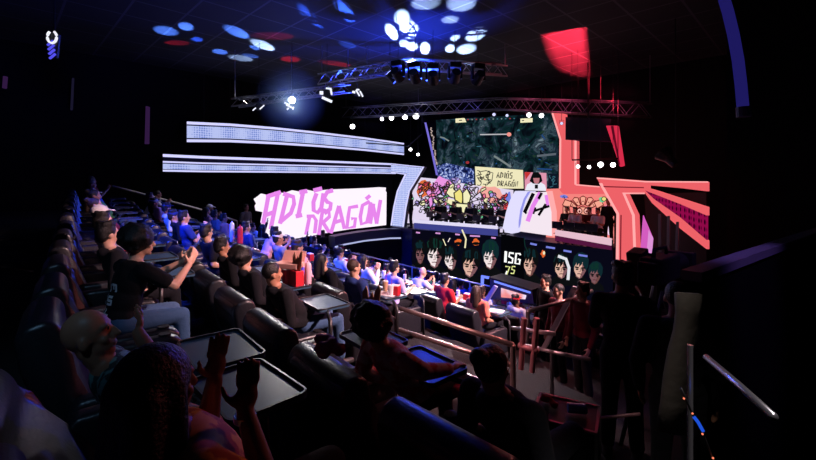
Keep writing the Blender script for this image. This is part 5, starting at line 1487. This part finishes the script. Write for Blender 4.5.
back_print('lettering', [[(-.09, .93), (-.09, .87), (-.02, .87), (-.02, .93)], [(.0, .93), (.06, .93), (.06, .87)], [(.03, .93), (.03, .89)],
                         [(-.03, .83), (-.1, .83), (-.1, .77), (-.03, .77)], [(.06, .83), (.0, .83), (.0, .8), (.06, .8), (.06, .77), (.0, .77)],
                         [(-.1, .73), (-.03, .73), (-.1, .68), (-.03, .68)], [(.0, .73), (.0, .68), (.06, .68)]], .02, JW, js)
back_print('shoulder_panel', [[(-.15, 1.0), (-.16, .9), (-.155, .8)]], .05, pbr('print_pale', (.6, .5, .5), .7), js)
# afro-haired person and the dark long-haired one in the next row
hero('afro', make_pose(tilt=39, pelvis=(0, .70, .61), elbows=[(-.27, -.03, -.22), (.27, .1, -.07)], wrists=[(-.12, .24, -.33), (.27, .36, -.125)], hd=[None, ((-.1, 1, .05), (0, 0, -1))], curl=.3), 'long')
loc, rz = SEATS[(0, 13)]; TAKEN[(0, 13)] = 1
person('person with round dark hair and red cream sleeves resting a hand on the tray', loc, rz, 'afro', 'light', 'afro', 'black', STRIPE, 'long', 'dark')
loc, rz = SEATS[(0, 14)]; TAKEN[(0, 14)] = 1
person('person with dark hair in a bun, back turned, last seat of the seventh row', loc, rz, 'slouch', 'tan', 'bun', 'black', 'black', 'long', 'dark')
# someone at the far left standing on the rear tier
p = P(62, 176, PY(.35)); x = -9.6
for i, (x, y) in enumerate(((-10.4, -.5), (-9.3, -.7))):
    person('dim figure standing behind the rear row at far left, %s the aisle wall' % ('nearer' if i == 0 else 'farther from'), (x, y, row_z(-1, x + .4)), -.9, 'stand', 'light', 'short', 'black', ('grey', 'navy')[i], 'short', 'dark')

# ------------------------------------------------------------------ camera operator and gear at right
pose_set('operate', make_pose(stand=True, tilt=-4, elbows=[(-.24, .14, -.26), (.25, .16, -.24)], wrists=[(-.08, .36, -.1), (.18, .4, -.05)], pitch=-8))
zf = row_z(1, -1.3)
q = P(622, 264, PW(3.72))
person('camera operator in dark clothes standing with back turned, left of the tripod camera', (q.x, q.y, zf + .003), .3, 'operate', 'tan', 'short', 'black', 'black', 'long', 'dark')
q = P(664, 300, PW(3.25))
person('second dark figure standing right behind the tripod camera', (q.x + .12, q.y - .15, zf + .003), .2, 'stand', 'tan', 'buzz', 'black', 'black', 'long', 'dark')
c = P(660, 268, PW(3.95)); c0 = V((c.x, c.y, zf))
cm = thing('video_camera', 'large dark broadcast video camera on tripod silhouetted before the coral wing', 'camera', tuple(c0), -.1)
h = c.z - zf
mb = MB(); mb.box((0, 0, h), (.2, .5, .24), bevel=.02, m=M_black); mb.box((0, -.28, h - .01), (.16, .1, .2), bevel=.015, m=M_black); mb.build('camera_body', None, cm)
mb = MB(); mb.cyl((0, .25, h), (0, .5, h), .075, .095, 18, M_black); mb.box((0, .55, h), (.26, .1, .2), bevel=.01, m=M_black); mb.build('lens', None, cm)
mb = MB(); mb.box((-.17, -.08, h + .1), (.14, .2, .12), Matrix.Rotation(.2, 3, 'X'), bevel=.015, m=M_black); mb.cyl((-.05, -.05, h + .12), (-.14, -.06, h + .12), .02, m=M_black); mb.build('viewfinder', None, cm)
mb = MB(); mb.tube([(0, .16, h + .12), (0, .14, h + .19), (0, -.14, h + .19), (0, -.16, h + .12)], .018, 8, M_black); mb.build('handle', None, cm)
mb = MB(); mb.cyl((0, 0, h - .12), (0, 0, h - .3), .06, .09, 14, M_black); mb.build('fluid_head', None, cm)
mb = MB(); mb.tube([(.05, -.1, h - .2), (.12, -.4, h - .32)], .012, 8, M_black); mb.build('pan_bar', None, cm)
for i in range(3):
    a = i * 2 * PI / 3; mb = MB(); mb.cyl((0.05 * math.cos(a), .05 * math.sin(a), h - .3), (.42 * math.cos(a), .42 * math.sin(a), .012), .03, .018, 10, M_black); mb.build('leg', None, cm)
# draped grey fabric beside it
g = pbr('drape_taupe', (.10, .085, .07), .85, bump=.5, bscale=12)
pl = PW(2.5)
dr_ = thing('draped_cloth', 'dull grey-brown cloth draped over the end of the low partition', 'cloth', tuple(P(682, 345, pl)))
mb = MB(dr_.location)
pr = [((678, 292), (697, 293)), ((679, 312), (696, 314)), ((677, 330), (694, 334)), ((671, 350), (690, 356)), ((666, 375), (689, 380)), ((663, 400), (686, 404)), ((658, 430), (684, 434))]
for (a, b), (d, e) in zip(pr, pr[1:]):
    ra = [P(a[0] + (b[0] - a[0]) * i / 6, a[1] + (b[1] - a[1]) * i / 6, pl, .04 * math.sin(PI * i / 6)) for i in range(7)]
    rd = [P(d[0] + (e[0] - d[0]) * i / 6, d[1] + (e[1] - d[1]) * i / 6, pl, .04 * math.sin(PI * i / 6)) for i in range(7)]
    for i in range(6): mb.poly([ra[i], ra[i + 1], rd[i + 1], rd[i]], g)
bmesh.ops.remove_doubles(mb.bm, verts=mb.bm.verts[:], dist=1e-4)
rr2 = bmesh.ops.solidify(mb.bm, geom=mb.bm.faces[:], thickness=.03)
mb.build('cloth', None, dr_, smooth=True)
# low partition along the right aisle, its cap lit by an added violet spot
a = P(680, 270, PW(3.0)); d = V((.145, .989, 0)); n = V((.989, -.145, 0))
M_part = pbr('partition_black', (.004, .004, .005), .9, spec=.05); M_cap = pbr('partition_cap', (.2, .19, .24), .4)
pt = thing('partition', 'low black partition wall with a violet-lit cap running along right aisle', 'partition', (a.x, a.y, 0))
mb = MB(pt.location)
b0, b1_ = a + d * .02, a + d * 6.2
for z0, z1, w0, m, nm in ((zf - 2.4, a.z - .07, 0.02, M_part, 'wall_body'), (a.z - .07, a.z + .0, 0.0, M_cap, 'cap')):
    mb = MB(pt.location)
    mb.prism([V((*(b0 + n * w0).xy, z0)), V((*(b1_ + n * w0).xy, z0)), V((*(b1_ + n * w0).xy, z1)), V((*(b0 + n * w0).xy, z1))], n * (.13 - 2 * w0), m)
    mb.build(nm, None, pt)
# steel grab rail and cable with indicator lights, lower right
rail('short steel grab rail slanting down at lower right, brightly lit on top', [[P(706, 357, PW(1.55)), P(740, 386, PW(1.35)), P(774, 417, PW(1.15))]], [(P(690, 345, PW(1.66)), P(690, 345, PW(1.66)) - V((0, 0, .9)))], .0115, pbr('grab_steel', (.7, .7, .74), .25, .9))
cb = thing('signal_cable', 'thin dark cable with red and blue indicator lights, lower right', 'cable', tuple(P(692, 410, PW(1.5))))
mb = MB(cb.location); pts = [P(x, y, PW(1.5)) for x, y in ((681, 388), (686, 399), (692, 413), (698, 425), (704, 436), (714, 462))]; mb.tube(pts, .004, 6, M_black); mb.build('wire', None, cb)
for x, y, m in ((684, 398.5, 'r'), (692.5, 413.5, 'r'), (702.5, 434, 'r'), (713, 458, 'r')):
    mb = MB(cb.location); mb.ball(P(x, y, PW(1.495)), .004, emis('indicator_red', rgb(255, 130, 95), 1.2), sub=1); mb.build('indicator_light', None, cb)
mb = MB(cb.location); mb.tube([P(694, 417, PW(1.495)), P(698, 422, PW(1.495)), P(703, 431, PW(1.495))], .006, 8, emis('indicator_blue', rgb(30, 80, 210), 1.0)); mb.build('blue_light', None, cb)
# flight case with odds and ends at the foot of the railings
c = P(566, 412, PW(2.95)); zc = row_z(1, c.x)
fc = thing('flight_case', 'black flight case with pale steel edges standing below the stair rail', 'case', (c.x, c.y, zc + .002), .3)
hh = c.z - zc - .0
mb = MB(); mb.box((0, 0, hh / 2), (.42, .36, hh), bevel=.012, m=M_plast); mb.build('case_body', None, fc)
mb = MB()
for sx in (-1, 1):
    for sy in (-1, 1): mb.box((sx * .208, sy * .178, hh / 2), (.02, .02, hh + .004), m=M_steel)
for sx in (-1, 1): mb.box((sx * .208, 0, hh), (.02, .36, .016), m=M_steel)
for sy in (-1, 1): mb.box((0, sy * .178, hh), (.42, .02, .016), m=M_steel)
mb.build('edge_trim', None, fc)
for sx in (-1, 1):
    mb = MB(); mb.box((sx * .1, -.185, hh * .8), (.05, .012, .07), bevel=.004, m=M_steel); mb.build('latch', None, fc)
M = Matrix.Translation(fc.location) @ Matrix.Rotation(.3, 4, 'Z')
heap('cap_pile', 'bright red knitted cap lying on the flight case', 'cap', M @ V((-.12, .02, hh + .02)), .055, CL['red'], 8)
t = thing('drink_can', 'silver violet drink can lying on the flight case beside the red cap', 'can', tuple(M @ V((.07, .0, hh + .042)))); t.rotation_euler = (0, PI / 2, .6)
mb = MB(); mb.cyl((0, 0, -.06), (0, 0, .06), .033, m=pbr('can_silver', (.6, .55, .75), .3, .7)); mb.build('can_body', None, t)
mb = MB(); mb.cyl((0, 0, .06), (0, 0, .068), .031, .026, 14, M_steel); mb.build('can_lid', None, t)
spot('cap_fill', (1.7, 3.2, 9.2), (-.5, 4.9, 4.4), (.4, .22, 1), 500, .34, .8, .2)  # added spot that gives the partition cap its violet
spot('right_fill', (-.6, .3, 9.4), (-.59, 2.95, 4.1), (1, .9, .85), 260, .16, .8, .1)  # added spot, only brings up the draped cloth
spot('right_fill', (1.6, .6, 9.2), (-.18, 1.7, 4.4), (1, .88, .9), 900, .24, .8, .1)  # added spot, only brightens the grab rail
spot('coral_wash', (-5.6, 1.0, 9.3), (-3.3, 4.3, 3.2), (1, .42, .44), 1500, .4, .7, .15)  # spot added over the rear rows to redden the guard railing
spot('rail_fill', (-13.6, 6.5, 9.2), (-15.3, 4.4, 4.4), (1, .9, .85), 500, .7, .8, .1)  # added spot so the left handrail stands out
spot('rear_fill', (.9, -1.9, 9.3), (-3.9, .5, 4.3), (.3, .6, 1), 260, .42, .8, .2)  # added cool fill from behind for the jersey and rear seat backs
for o in [q for q in bpy.data.objects if q.get('label') == 'x']:
    if 1:
        for ch in list(o.children): bpy.data.objects.remove(ch)
        bpy.data.objects.remove(o)
